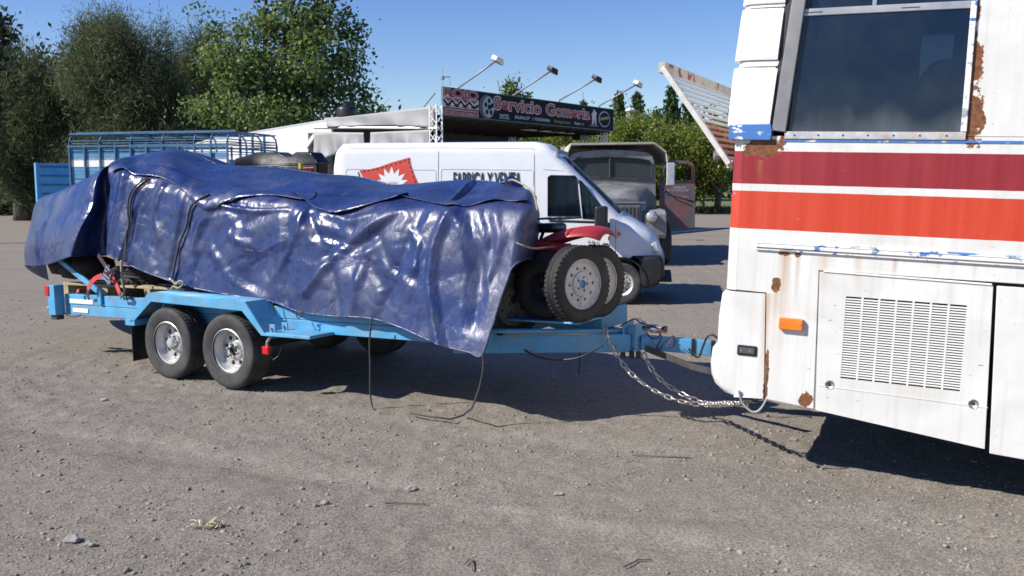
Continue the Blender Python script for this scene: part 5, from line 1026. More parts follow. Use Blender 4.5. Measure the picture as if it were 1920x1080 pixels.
for u in (uw, uw2):
    for (v, fl) in ((.08, 0), (2*vc-.08, math.pi)): w_ = bpy.data.objects.new('wheel', None); COL.objects.link(w_); w_.parent = van; w_.matrix_local = Matrix.Translation((u, v, WR)) @ Matrix.Rotation(fl, 4, 'Z'); link('tyre', vt_, w_); link('rim', vdisc, w_); MB().lathe([(.001, 0), (.18, 0)], 20).build('rim_back', MT['grime_dark'], w_)
# emblem and lettering
ink = mat('sign_ink', (.02, .035, .04), .5, var=.05, bmp=0); inkred = mat('emblem_red', (.62, .075, .045), .45, var=.05, bmp=0); inkw = mat('emblem_white', (.80, .80, .80), .45, var=.03, bmp=0)
def sidev(z, u=-1.5): return bodyv(u, z)
def decal(pix, name, m, lift=.003):
    P = [VN.p(x, y, .01) for x, y in pix]; mb = MB().add([(q_.x, sidev(q_.z, q_.x)-lift-.002, q_.z) for q_ in P], [tuple(range(len(P)))]); return mb.build(name, m, van, fix=False)
curve = [(673, 319), (690, 318), (710, 313), (735, 304), (767, 295), (771, 312), (778, 330), (786, 348), (800, 372), (770, 378), (735, 384), (700, 386), (692, 360), (684, 340)]
decal(curve, 'emblem_field', inkred)
for k in range(11):
    t = k/10; x = 680+84*t; y = 321-2-(22*t**1.35)+1.5; decal([(x, y), (x+4.5, y-1.4), (x+4.7, y+.3), (x+.2, y+1.8)], 'stitch', ink, .006)
for k in range(5): y = 302+k*9; x = 764+k*3.2; decal([(x, y), (x+1.8, y), (x+3.6, y+5), (x+1.8, y+5)], 'stitch', ink, .006)
for k, an in enumerate((-72, -48, -24, 0, 24, 48, 72)):
    A = R(an); cx, cy = 734, 348; L_ = 36-4*abs(an)/72; pts_ = []
    for t in np.linspace(0, 1, 9): wd = 10.8*math.sin(math.pi*min(1, t**.8)); pts_.append((cx+math.sin(A)*L_*t+math.cos(A)*wd*.5, cy-math.cos(A)*L_*t+math.sin(A)*wd*.5))
    for t in np.linspace(1, 0, 9)[1:-1]: wd = 10.8*math.sin(math.pi*min(1, t**.8)); pts_.append((cx+math.sin(A)*L_*t-math.cos(A)*wd*.5, cy-math.cos(A)*L_*t-math.sin(A)*wd*.5))
    decal(pts_, 'emblem_petal', inkw, .006)
decal([(670, 323), (672, 322), (677, 334), (674, 334)], 'emblem_line', ink)
a, c = VN.p(849, 352, .0), VN.p(976, 352, .0)
t_ = text('FABRICA Y VENTA', 'van_lettering', ink, 1, van, Matrix(), offset=.02, extrude=.002); bb = [v.co.x for v in t_.data.vertices]; sx = (c.x-a.x)/(max(bb)-min(bb)); hh = (VN.p(900, 323, 0).z-a.z)/.70
t_.matrix_local = Matrix.Translation((a.x, sidev(a.z+.12)-.006, a.z)) @ UPR @ Matrix.Diagonal((sx, hh, 1, 1))
for (tx, x0, x1, yb, hp) in (('S.R.L', 1102, 1124, 460, 9), ):
    a, c = VN.p(x0, yb, 0), VN.p(x1, yb, 0); t_ = text(tx, 'van_lettering', ink, 1, van, Matrix(), extrude=.002); bb = [v.co.x for v in t_.data.vertices]; t_.matrix_local = Matrix.Translation((a.x, -.022, a.z)) @ UPR @ Matrix.Diagonal(((c.x-a.x)/(max(bb)-min(bb)), (VN.p(x0, yb-hp, 0).z-a.z)/.7, 1, 1))
MB().box((VN.p(1130, 466, 0).x, -.026, VN.p(1130, 466, 0).z), (VN.p(1143, 462, 0).x, -.021, VN.p(1143, 461, 0).z)).build('small_decal', ink, van)
MB().box((VN.p(1130, 458, 0).x, -.026, VN.p(1130, 458.5, 0).z), (VN.p(1141, 455, 0).x, -.021, VN.p(1141, 456, 0).z)).build('small_decal', ink, van); MB().box((VN.p(1100, 463, 0).x, -.026, VN.p(1100, 463.5, 0).z), (VN.p(1124, 462, 0).x, -.021, VN.p(1124, 462.5, 0).z)).build('small_decal', inkred, van)

# ================================================================ THE OLD DUMP TRUCK
KO = atY(1146, 345, 22.6); K = Fr((KO.x, KO.y, 0), 88)           # u towards the viewer, v to the right, w up
def Kq(x, y, u):
    d = ray(x, y); t = (u-(CL-K.O).dot(K.u))/d.dot(K.u); q = K.l(CL+d*t); return (q.y, q.z)
truck = thing('dump_truck', 'old grey dump truck with its door hanging open, facing the viewer', 'truck', K.m)
grey = mat('faded_grey_paint', (.24, .24, .235), .6, var=.25, dirt=(.20, .15, .11), dfac=.5, rust=(5, .64)); greyd = mat('dusty_dark_grey', (.10, .10, .10), .7, var=.25, dirt=(.2, .18, .15), dfac=.6); lightg = mat('bleached_grey_hood', (.11, .115, .115), .45, var=.3, scale=4, dirt=(.36, .36, .34), dfac=.65, dscale=1.6); beige = mat('beige_tipper', (.50, .47, .39), .7, var=.15, dirt=(.2, .16, .12), dfac=.5, rust=(4, .66))
uF = -.35
cab = [Kq(*q, uF) for q in ((1062, 425), (1064, 345), (1066, 300), (1072, 290), (1085, 285), (1120, 282), (1150, 281), (1185, 282.5), (1212, 286), (1222, 291), (1226, 302), (1229, 345), (1231, 425))]
ws = [Kq(*q, uF) for q in ((1071, 306), (1083, 297), (1115, 294.5), (1150, 294), (1195, 297), (1216, 301), (1222, 308), (1223, 339), (1190, 337), (1144, 334), (1100, 333), (1074, 334))]
cb = MB().prism(cab, -1.55, uF, 'yz').build('cab', grey, truck); sm = cb.modifiers.new('s', 'SOLIDIFY'); sm.thickness = .05; sm.offset = -1
doorhole = [(-1.45, Kq(1231, 302, uF)[1]), (-.45, Kq(1231, 302, uF)[1]), (-.40, .85), (-1.45, .85)]
rw = [Kq(*q, -1.55) for q in ((1160, 306), (1214, 306), (1214, 330), (1160, 330))]; lw = [Kq(*q, -1.55) for q in ((1078, 306), (1140, 306), (1140, 330), (1078, 330))]
cut(cb, [MB().prism(ws, uF-.15, uF+.2, 'yz'), MB().prism(doorhole, .6, 2, 'xz'), MB().prism(rw, -1.8, -1.4, 'yz'), MB().prism(lw, -1.8, -1.4, 'yz')])
MB().prism(ws, uF-.03, uF-.022, 'yz').build('windscreen', MT['clearglass'], truck); a, c = Kq(1143, 294, uF), Kq(1143, 335, uF); MB().bar((uF-.0, a[0], a[1]), (uF-.0, c[0], c[1]), .03, .02).build('windscreen_bar', greyd, truck)
MB().tube([(uF+.005, v, z) for v, z in ws], .022, 6, True).build('windscreen_rubber', MT['rubber'], truck)
for (x0, y0, x1, y1) in ((1128, 296, 1142, 303), ): a, c = Kq(x0, y0, uF+.03), Kq(x1, y1, uF+.03); MB().tube([(uF+.03, *a), (uF+.03, *c)], .008, 5).build('wiper', MT['black'], truck)
MB().bar((uF-.06, Kq(1075, 336, uF)[0], Kq(1075, 336, uF)[1]), (uF-.06, Kq(1222, 338, uF)[0], Kq(1222, 338, uF)[1]), .1, .06).build('dashboard', MT['black'], truck)
MB().box((-1.45, -.95, .95), (-.95, .95, 1.45)).build('bench_seat', seatm, truck, bevel=.05); MB().box((-1.5, -.95, 1.45), (-1.35, .95, 1.9)).build('seat_back', seatm, truck, bevel=.05)
q = Kq(1102, 322, -1.0); MB().lathe([(.001, -.2), (.16, -.18), (.22, -.05), (.2, .1), (.1, .2), (.001, .22)], 10, 'z', (-1.1, q[0], q[1])).build('pale_bundle', mat('pale_cloth', (.6, .52, .34), .9, var=.3), truck, smooth=True)
# rounded hood and nose
G = []
for (u, x0, x1, yt, yb) in ((uF, 1100, 1222, 343, 425), (-.1, 1102, 1219, 347, 425), (.25, 1106, 1215, 351, 425), (.6, 1110, 1212, 357, 427), (.85, 1114, 1209, 364, 430), (1.0, 1118, 1204, 372, 432)):
    (va, zt), (vb, zb) = Kq(x0, yt, u), Kq(x1, yb, u); vm, hw = .5*(va+vb), .5*(vb-va); row = [(u, va, zb)]
    for k in range(17): A = math.pi*(1-k/16); ca, sa = math.cos(A), math.sin(A); row.append((u, vm+hw*math.copysign(abs(ca)**.55, ca), zt-.48+.48*abs(sa)**.7))
    row.append((u, vb, zb)); G.append(row)
hood = MB().grid(G); hood.add(G[-1], [tuple(range(len(G[-1])))]); hood.build('hood', lightg, truck, auto=45)
(v0, z0), (v1, z1) = Kq(1132, 384, 1.02), Kq(1200, 428, 1.02); gr = MB().box((1.0, v0, z1), (1.05, v1, z0)).build('grille_surround', lightg, truck, bevel=.03)
for k in range(9): v = v0+.06+(v1-v0-.12)*k/8; MB().box((1.045, v-.014, z1+.1), (1.062, v+.014, z0-.06)).build('grille_slot', MT['grime_dark'], gr)
MB().bar((1.03, v0-.05, z0+.05), (1.03, v1+.1, z0+.05), .05, .03).build('hood_edge', grey, truck)
def tfender(x0, x1, y0, y1, hx):
    (va, zt), (vb, zb) = Kq(x0, y0, .9), Kq(x1, y1, .9); f = MB().prism([(.95, zb), (1.02, zb+.1), (1.0, zt-.08), (.85, zt), (.2, zt+.03), (-.1, zt-.1), (-.25, zb+.1), (-.2, zb)], va, vb).build('front_fender', grey, truck, bevel=.03)
    cut(f, [MB().lathe([(.001, va-1), (.54, va-1), (.54, vb+1), (.001, vb+1)], 28, 'y', (.35, 0, .50))]) if False else None
    h_ = Kq(hx, 407, 1.05); k = MB().lathe([(.02, .08), (.1, .07), (.135, .0), (.125, -.06), (.05, -.14)], 20, 'x', (1.05, h_[0], h_[1])).build('headlight_shell', grey, truck, smooth=True); MB().lathe([(.118, .05), (.08, .085), (.001, .10)], 20, 'x', (1.05, h_[0], h_[1])).build('headlight', mat('headlight_lens', (.6, .6, .58), .12, .5, coat=.8), k, smooth=True)
tfender(1206, 1248, 394, 447, 1222); tfender(1045, 1086, 394, 447, 1068)
MB().box((1.06, -.8, .52), (1.14, .8, .72)).build('front_bumper', greyd, truck, bevel=.02)
tt = tyre_mesh('tyre', .50, .28, .13, 40)
for u in (.35, -3.3):
    for v in (-1.2, 1.2): w_ = bpy.data.objects.new('wheel', None); COL.objects.link(w_); w_.parent = truck; w_.matrix_local = Matrix.Translation((u, v, .5)) @ (Matrix.Rotation(math.pi, 4, 'Z') if v > 0 else Matrix()); link('tyre', tt, w_); MB().lathe([(.28, -.11), (.25, -.04), (.14, -.02), (.12, -.10), (.001, -.11)], 24).build('rim', greyd, w_, smooth=True)
MB().box((-5.2, -.45, .6), (.9, -.32, .82)).build('chassis_beam', greyd, truck); MB().box((-5.2, .32, .6), (.9, .45, .82)).build('chassis_beam', greyd, truck)
# open door, seen face on
ud = -.42; DP = lambda x, y: Kq(x, y, ud)
do = [DP(*q) for q in ((1238, 427), (1236, 345), (1241, 315), (1249, 304), (1260, 300.5), (1290, 301), (1299, 306), (1303, 318), (1303, 427))]; dw = [DP(*q) for q in ((1240, 340), (1246, 316), (1254, 307), (1288, 307), (1296, 311), (1298, 322), (1298, 340))]
dark_door = mat('dark_grey_door', (.11, .115, .115), .55, var=.2, dirt=(.35, .06, .04), dfac=.65, dscale=1.9, rust=(5, .70))
dr = MB().prism(do, ud-.06, ud, 'yz').build('open_door', dark_door, truck); cut(dr, [MB().prism(dw, ud-.3, ud+.2, 'yz')])
MB().tube([(ud+.005, *q) for q in dw], .014, 6, True).build('window_rubber', MT['rubber'], dr); q = DP(1285, 369); MB().tube([(ud+.03, q[0]-.06, q[1]), (ud+.04, q[0]+.08, q[1]-.01)], .014, 6).build('handle', MT['alu'], dr)
for (tx, x0, x1, yb, hp) in (('TRANSPORTES', 1262, 1286, 354, 4.5), ('DE CARGAS', 1246, 1290, 359, 4.5)):
    a, c = DP(x0, yb), DP(x1, yb); t_ = text(tx, 'door_lettering', mat('door_letter_grey', (.5, .5, .5), .6), 1, dr, Matrix(), extrude=.002); bb = [v.co.x for v in t_.data.vertices]
    t_.matrix_local = Matrix.Translation((ud+.004, a[0], a[1])) @ Matrix(((0, 0, 1, 0), (1, 0, 0, 0), (0, 1, 0, 0), (0, 0, 0, 1))) @ Matrix.Diagonal(((c[0]-a[0])/(max(bb)-min(bb)), (DP(x0, yb-hp)[1]-a[1])/.7, 1, 1))
a, c = Kq(1250, 348, .0), Kq(1266, 305, .0); mr = MB().box((-.06, a[0], a[1]), (-.02, c[0], c[1])).build('wing_mirror', mat('mirror_back', (.55, .57, .58), .35, .2), truck, bevel=.02)
for pts_ in (((1256, 345), (1244, 360), (1240, 352)), ((1247, 356), (1268, 374), (1300, 388)), ((1240, 352), (1252, 365), (1300, 378))): MB().tube([(-.05, *Kq(x, y, -.05)) for x, y in pts_], .014, 6).build('mirror_arm', MT['black'], truck)
# tipper with cab guard
ug = -.25; A_ = [Kq(*q, ug) for q in ((1062, 291), (1071, 268), (1227, 266), (1249, 283), (1252, 300))]
for i, nm in ((0, 'guard_wing'), (1, 'cab_guard'), (2, 'guard_wing'), (3, 'guard_wing')):
    (va, za), (vb, zb) = A_[i], A_[i+1]; t = .05; MB().add([(ug, va, za), (ug, vb, zb), (ug, vb, zb-t), (ug, va, za-t), (-1.75, va, za-.05), (-1.75, vb, zb-.05), (-1.75, vb, zb-t-.05), (-1.75, va, za-t-.05)], [(0,1,2,3),(7,6,5,4),(0,4,5,1),(1,5,6,2),(2,6,7,3),(3,7,4,0)]).build(nm, beige, truck)
(va, za), (vb, zb) = A_[0], A_[4]; TBX = A_[2][1]
MB().box((-1.85, va, 1.05), (-1.76, vb, TBX-.06)).build('front_board', beige, truck); MB().box((-5.4, va, 1.05), (-1.86, va+.06, TBX-.35)).build('side_board', beige, truck); MB().box((-5.4, vb-.06, 1.05), (-1.86, vb, TBX-.35)).build('side_board', beige, truck); MB().box((-5.4, va+.06, 1.05), (-1.86, vb-.06, 1.12)).build('tipper_floor', greyd, truck); MB().box((-5.45, va, 1.05), (-5.4, vb, TBX-.4)).build('tail_board', beige, truck)
a = Kq(1150, 275, -1.2); MB().box((-1.3, a[0]-.05, a[1]-.1), (-1.1, a[0]+.35, a[1]+.05)).build('guard_lamp', MT['black'], truck)

# ================================================================ STOCK RACK BODY
SR = Fr((-6.34*21.4/21, 21.4, 0), 15); stock = thing('livestock_trailer', 'blue and white slatted livestock trailer with hooped top, far left', 'livestock trailer', SR.m)
stb = mat('stock_shade_blue', (.028, .11, .22), .5, var=.2, dirt=(.15, .18, .2), dfac=.4, rust=(6, .72)); stl = mat('stock_light_blue', (.075, .23, .40), .5, var=.15); LS, WS = 4.25, 2.25  # darker blue puts the shade on posts and rails into their colour
sz = lambda y: SR.p(300, y, 0).z; zt, zf = SR.p(300, 248, 0).z, .95
xs = np.linspace(-LS, 0, 11)
for i, u in enumerate(xs):
    for v in (0, WS): MB().bar((u, v, zf), (u, v, zt-.25), .036, .036, (0, 1, 0)).build('post', stb, stock)
    if i % 1 == 0:
        P = [(u, 0, zt-.25), (u, .05, zt-.10), (u, .18, zt-.02), (u, .35, zt), (u, WS-.35, zt), (u, WS-.18, zt-.02), (u, WS-.05, zt-.10), (u, WS, zt-.25)]; 
        if i in (0, 2, 4, 6, 8, 9, 10): MB().tube(P, .020, 6).build('roof_hoop', stb, stock, smooth=True)
for v, z in ((.10, zt), (WS-.10, zt), (.35, zt+.03), (0, zt-.3), (WS, zt-.3)): MB().bar((-LS-.05, v, z), (.02, v, z), .04, .04).build('top_rail', stb, stock)
for yy, h_, m_ in ((262, .02, stb), (267, .02, stb), (272, .02, stb), (279, .07, stl), (285, .02, stb), (293, .16, stl), (304, .20, MT['white']), (317, .09, stl), (324, .07, stl), (331, .09, stl), (340, .09, stl), (349, .09, stl), (358, .10, stl), (368, .1, stl)):
    for v in ((.03, WS-.05) if h_ < .03 else (.03,)):
        MB().box((-LS, v, sz(yy)-h_/2), (0, v+.02, sz(yy)+h_/2)).build('side_board', m_, stock)
    if yy in (262, 267, 272, 279, 285): MB().bar((.0, .05, sz(yy)), (.0, WS-.05, sz(yy)), .02, max(.025, h_*.5)).build('end_bar', stb, stock)
for v in (.55, 1.1, 1.65): MB().bar((.0, v, zf), (.0, v, zt-.02), .045, .045, (0, 1, 0)).build('end_post', stb, stock)
MB().box((-LS, .0, zf-.12), (.05, WS, zf)).build('floor', MT['wood'], stock); MB().box((.005, .05, zf), (.03, WS-.05, sz(300))).build('end_board', stl, stock); MB().box((-LS-.03, .05, zf), (-LS-.01, WS-.05, sz(280))).build('end_board', stl, stock)
for u in (-1.5, -2.6):
    for v in (.1, WS-.1): link('wheel', tt, stock, (u, v, .5))
ga = SR.p(71, 306, .3); gw = .95; gm = Matrix.Translation((ga.x, .3, 0)) @ Matrix.Rotation(R(56), 4, 'Z'); gblue = mat('gate_blue', (.09, .33, .62), .45, var=.15, dirt=(.15, .18, .2), dfac=.4); gt = MB().box((0, -.03, .9), (gw, .03, ga.z)).build('open_gate', gblue, stock, bevel=.008, m=gm)
for k in range(7): MB().bar((.04, -.045, 1.0+k*.22), (gw-.02, -.045, 1.0+k*.22), .03, .035).build('gate_rib', stb, gt)
MB().box((-.07, -.05, .9), (-.001, .09, ga.z+.01)).build('gate_edge', gblue, gt, bevel=.008)
MB().bar((ga.x+.2, .31, .95), (-LS, .31, 1.0), .05, .06).build('gate_arm', stb, stock)
MB().bar((-LS, WS/2, zf-.22), (1.8, WS/2, zf-.25), .12, .14).build('drawbar', stb, stock)

# ================================================================ TYRE SHOP: SHED, CANOPY, SIGN
offw = mat('white_render', (.72, .71, .68), .85, var=.06, dirt=(.5, .46, .4), dfac=.3, bmp=.2); shade = mat('shaded_grey_wall', (.35, .35, .34), .85, var=.1)  # grey of the recessed wall holds its shade in the colour
sO = atY(400, 345, 36.5); shedF = Fr((sO.x, sO.y, 0), 26)
def Sq(x, y, v=0): q = shedF.p(x, y, v); return (q.x, q.z)
shed = thing('white_shed', 'long white shed with rising metal roof edge behind the livestock trailer', 'building', shedF.m)
a, b_, c = Sq(398, 262), Sq(577, 233), Sq(632, 223)
MB().prism([(a[0]-2, 0), (a[0]-2, a[1]-.45), a, c, Sq(632, 243), Sq(577, 249), (b_[0], 0)], 0, .2).build('front_wall', offw, shed)
MB().prism([(a[0]-2.1, a[1]-.44), (a[0], a[1]+.003), (c[0]+.1, c[1]+.003), (c[0]+.1, c[1]+.06), (a[0], a[1]+.06), (a[0]-2.1, a[1]-.36)], -.01, 6).build('roof_edge', mat('galvanised_roof', (.50, .53, .58), .55, .0, var=.1), shed)
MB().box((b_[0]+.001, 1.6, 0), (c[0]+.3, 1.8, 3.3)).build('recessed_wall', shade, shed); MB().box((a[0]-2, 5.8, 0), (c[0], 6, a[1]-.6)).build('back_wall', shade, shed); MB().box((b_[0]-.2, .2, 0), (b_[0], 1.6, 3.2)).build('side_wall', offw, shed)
MB().box((b_[0]+.2, 1.55, .2), (b_[0]+1.2, 1.6, Sq(590, 332)[1]+.3)).build('doorway_dark_panel', MT['grime_dark'], shed)  # near-black panel colours in the unlit opening
q0, q1 = Sq(578, 276), Sq(598, 248); MB().bar((q0[0], -.1, q0[1]), (q1[0], -.1, q1[1]), .12, .14).build('brace_beam', offw, shed); q0, q1 = Sq(585, 246), Sq(632, 246); MB().bar((q0[0], -.1, q0[1]), (q1[0], -.1, q1[1]), .16, .14).build('eave_beam', offw, shed)
tk = Sq(650, 208, 2.5); t_ = MB().lathe([(.001, 0), (.38, 0), (.40, .10), (.385, .2), (.40, .32), (.36, .40), (.2, .48), (.15, .49), (.15, .55), (.001, .56)], 24, 'z').build('water_tank', MT['black'], None, smooth=True, m=shedF.m @ Matrix.Translation((tk[0], 2.5, Sq(650, 221, 2.5)[1]))); tag(t_, 'black plastic water tank standing on the shed roof', 'water tank')
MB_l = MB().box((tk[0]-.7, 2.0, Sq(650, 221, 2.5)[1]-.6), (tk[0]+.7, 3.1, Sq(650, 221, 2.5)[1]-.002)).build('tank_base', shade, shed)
# canopy in its own frame: u along the sign, v backwards
PA, PB = atY(829, 216, 30.0), atY(1147, 242, 39.0); dirv = Vector((PB.x-PA.x, PB.y-PA.y, 0)); ang = math.degrees(math.atan2(-dirv.y, dirv.x)); LC = dirv.length
CN = Fr((PA.x, PA.y, 0), ang); zS0, zS1 = CN.p(829, 216, 0).z, CN.p(829, 163, 0).z; DB = 5.2
can = thing('shop_canopy', 'dark canopy with grey fabric side over the tyre shop forecourt', 'canopy'
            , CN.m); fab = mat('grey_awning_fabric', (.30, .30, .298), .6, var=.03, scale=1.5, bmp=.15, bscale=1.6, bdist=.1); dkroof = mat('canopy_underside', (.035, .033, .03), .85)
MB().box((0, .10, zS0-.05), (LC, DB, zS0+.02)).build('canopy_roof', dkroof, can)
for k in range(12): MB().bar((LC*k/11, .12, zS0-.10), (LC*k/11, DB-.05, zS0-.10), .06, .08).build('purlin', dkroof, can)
def cloth(P0, P1, z0, z1, sag, name, n=60, mz=10, tail=0, pl=1, e0=0, e1=0):       # hanging fabric in folds between two points
    G = []
    for j in range(mz+1):
        row = []
        for i in range(n+1):
            t, s = i/n, j/mz; q = Vector(P0).lerp(Vector(P1), t); row.append((q.x - .10 + pl*(.06*math.sin(t*9+s*3.0)+.05*math.sin(t*30+s*1.5)*s)*(.3+s), q.y+.08*math.sin(t*23+1+s)*s, (z1+e1*t)+(z0+e0*t-z1-e1*t)*s+sag*abs(math.sin(math.pi*t))*s-tail*t**3*s))
        G.append(row)
    o = MB().grid(G).build(name, fab, can, smooth=True); o.modifiers.new('s', 'SOLIDIFY').thickness = .01; return o
zc1 = CN.p(820, 199, 0).z; zc0 = CN.p(820, 239, 0).z
cloth((-.14, .1, 0), (-.14, 4.95, 0), zc0, zc1, .06, 'side_fabric', pl=.5, e0=.18, e1=-.20); MB().tube([(-.2, .0, zc0-.02), (-.2, 5.6, zc0+.19)], .05, 8).build('curtain_pole', MT['alu'], can)
cloth((-.14, .35, 0), (-.14, 2.9, 0), zc0-.85, zc0-.06, .22, 'curtain'); cloth((-.14, 3.2, 0), (-.14, 5.6, 0), zc0-.80, zc0-.06, .16, 'curtain', tail=.65, e0=.1, e1=.1)
MB().box((LC*.02, DB-.1, 0), (LC, DB, zS0-.06)).build('rear_wall', mat('shop_interior_dark', (.06, .065, .07), .8), can)  # near-black colour stands for the dark interior under the canopy
def lattice(u, v, top, w_=.28, name='lattice_post'):
    o = bpy.data.objects.new(name, None); COL.objects.link(o); o.parent = can
    for du in (0, w_):
        for dv in (0, w_): MB().bar((u+du, v+dv, 0), (u+du, v+dv, top), .03, .03, (0, 1, 0)).build('chord', MT['white'], o)
    n = int(top/.28)
    for k in range(n):
        z0, z1 = top*k/n, top*(k+1)/n; a0, a1 = (0, w_) if k % 2 else (w_, 0); mb = MB()
        for dv in (0, w_): mb.bar((u+a0, v+dv, z0), (u+a1, v+dv, z1), .02, .02)
        for du in (0, w_): mb.bar((u+du, v+a0, z0), (u+du, v+a1, z1), .02, .02)
        mb.build('diagonal', MT['white'], o)
lattice(-.34, -.05, CN.p(820, 197, 0).z); lattice(LC-.3, .15, zS0-.06, .2); lattice(LC-.3, DB-.4, zS0-.06, .2)
q = CN.p(1092, 253, 1.2); MB().box((q.x-.35, 1.1, q.z-.22), (q.x+.35, 1.5, q.z+.25)).build('hanging_speaker', MT['black'], can, bevel=.02); MB().tube([(q.x, 1.3, q.z+.25), (q.x, 1.3, zS0-.05)], .03, 6).build('speaker_hanger', MT['black'], can)
for k in range(3): MB().box((LC*(.55+.12*k), 1.0, zS0-.14), (LC*(.55+.12*k)+1.0, 1.2, zS0-.10)).build('strip_light', MT['white'], can)
# the sign board
sgn = thing('shop_sign', 'long dark shop sign reading Servicio Gomeria in red letters', 'sign', CN.m); sdark = mat('sign_dark_print', (.008, .011, .019), .7, spec=.2, var=.25, scale=1.5, bmp=0); sred = mat('sign_red_print', (.40, .022, .03), .5, var=.1, bmp=0); swht = mat('sign_white_print', (.62, .62, .62), .5, var=.08, bmp=0); sgrn = mat('sign_green_edge', (.05, .18, .14), .5); spink = mat('sign_pale_red', (.50, .26, .26), .5, bmp=0); sgold = mat('sign_gold', (.30, .25, .03), .5, bmp=0); sgryp = mat('sign_grey_print', (.30, .32, .35), .4, .3, bmp=0)
MB().box((0, -.06, zS0), (LC, .0, zS1)).build('board', sdark, sgn); fr = MB()
for z in (zS0, zS1): fr.box((-.02, -.068, z-.012), (LC+.02, .01, z+.012))
for u in (-.03, LC): fr.box((u, -.068, zS0+.012), (u+.03, .01, zS1-.012))
fr.build('frame', sgrn, sgn); HS = zS1-zS0
def su(x):                                              # fraction of the board, measured across the photo
    return CN.p(x, 200, -.06).x
def stext(tx, x0, x1, f0, f1, m, lift=.0, off=0.0, cap=.70, name='sign_lettering', shear=0):
    u0_, u1_ = su(x0), su(x1); t_ = text(tx, name, m, 1, sgn, Matrix(), offset=off, extrude=.004, shear=shear); bb = [v.co.x for v in t_.data.vertices]
    s = (u1_-u0_)/(max(bb)-min(bb)); t_.matrix_local = Matrix.Translation((u0_-min(bb)*s, -.066-lift, zS0+f0*HS)) @ UPR @ Matrix.Diagonal((s, (f1-f0)*HS/cap, 1, 1)); return t_
stext('Servicio', 925, 1015, .42, .90, swht, .0, .055); stext('Servicio', 926, 1014, .43, .89, sred, .008, .018); stext('Gomeria', 1023, 1106, .42, .88, swht, .0, .055); stext('Gomeria', 1024, 1105, .43, .87, sred, .008, .018)
def plate(x0, x1, f0, f1, m, lift=.0, name='sign_block'): return MB().box((su(x0), -.070-lift, zS0+f0*HS), (su(x1), -.061-lift, zS0+f1*HS)).build(name, m, sgn)
def poly(pts_, m, lift, name): return MB().prism([(su(x), zS0+f*HS) for x, f in pts_], -.070-lift, -.061-lift).build(name, m, sgn)
stext('ROJO', 832, 897, .70, .97, swht, .0, .06); stext('ROJO', 833, 896, .71, .96, sred, .008, .03)
plate(831, 897, .30, .67, swht, .0, 'pattern_field')
for k in range(4): x = 833+k*16; poly([(x, .64), (x+15, .64), (x+7.5, .50)], sred, .008, 'pattern_triangle'); poly([(x-1+(0 if k else 1), .33), (x+14, .33), (x+7, .46)], sred, .008, 'pattern_triangle')
zz = [(831, .60)]+[(839.5+k*8, .40 if k % 2 == 0 else .60) for k in range(7)]+[(897, .52)]; lo_ = [(x, f-.09) for x, f in zz]; poly(zz+lo_[::-1], sdark, .012, 'pattern_zigzag')
plate(831, 897, .20, .26, spink, .0, 'pattern_bar'); plate(831, 897, .03, .17, spink, .0, 'pattern_bar'); stext('NEUMATICOS', 833, 895, .05, .15, sred, .010, .0)
# printed tyre and rim
def ell(cx, cf, rx, rf, m, lift, name): return poly([(cx+rx*math.cos(a), cf+rf*math.sin(a)) for a in np.linspace(0, 6.283, 28, endpoint=False)], m, lift, name)
ell(912, .46, 14, .46, mat('print_tyre', (.06, .065, .07), .5, bmp=0), .002, 'printed_tyre'); ell(915, .46, 11, .40, sgryp, .012, 'printed_rim'); ell(917, .46, 3, .10, sdark, .022, 'printed_hub')
for k in range(5): A = 2*math.pi*k/5+.3; ell(916+6.5*math.cos(A), .46+.24*math.sin(A), 2.3, .09, sdark, .022, 'printed_gap')
for tx, x0, x1, m, sh in (('FATE', 937, 953, swht, 0), ('DUNLOP', 965, 993, swht, .25), ('YOKOHAMA', 1002, 1031, swht, 0), ('Bridgestone', 1040, 1069, sgold, 0), ('fate', 1077, 1088, swht, 0)): stext(tx, x0, x1, .13, .25, m, .002, .01, .70, 'brand_lettering', sh)
plate(936, 955, .08, .10, swht); ell(1092, .18, 2.6, .06, sred, .004, 'brand_dot'); ell(999, .19, 2.2, .07, sred, .004, 'brand_dot')
poly([(1110, .22), (1113, .22), (1113.5, .5), (1116, .22), (1118, .22), (1117.5, .62), (1119, .72), (1116, .80), (1115, .88), (1112, .86), (1112, .78), (1108.5, .66), (1110, .55)], swht, .002, 'white_figure'); plate(1106, 1121, .15, .18, sgryp)
ell(1133, .50, 10.5, .36, sgryp, .002, 'round_badge'); ell(1133.4, .50, 9, .31, sdark, .010, 'round_badge'); poly([(1124.5, .42), (1142, .54), (1142, .66), (1125, .55)], sgold, .018, 'badge_band')
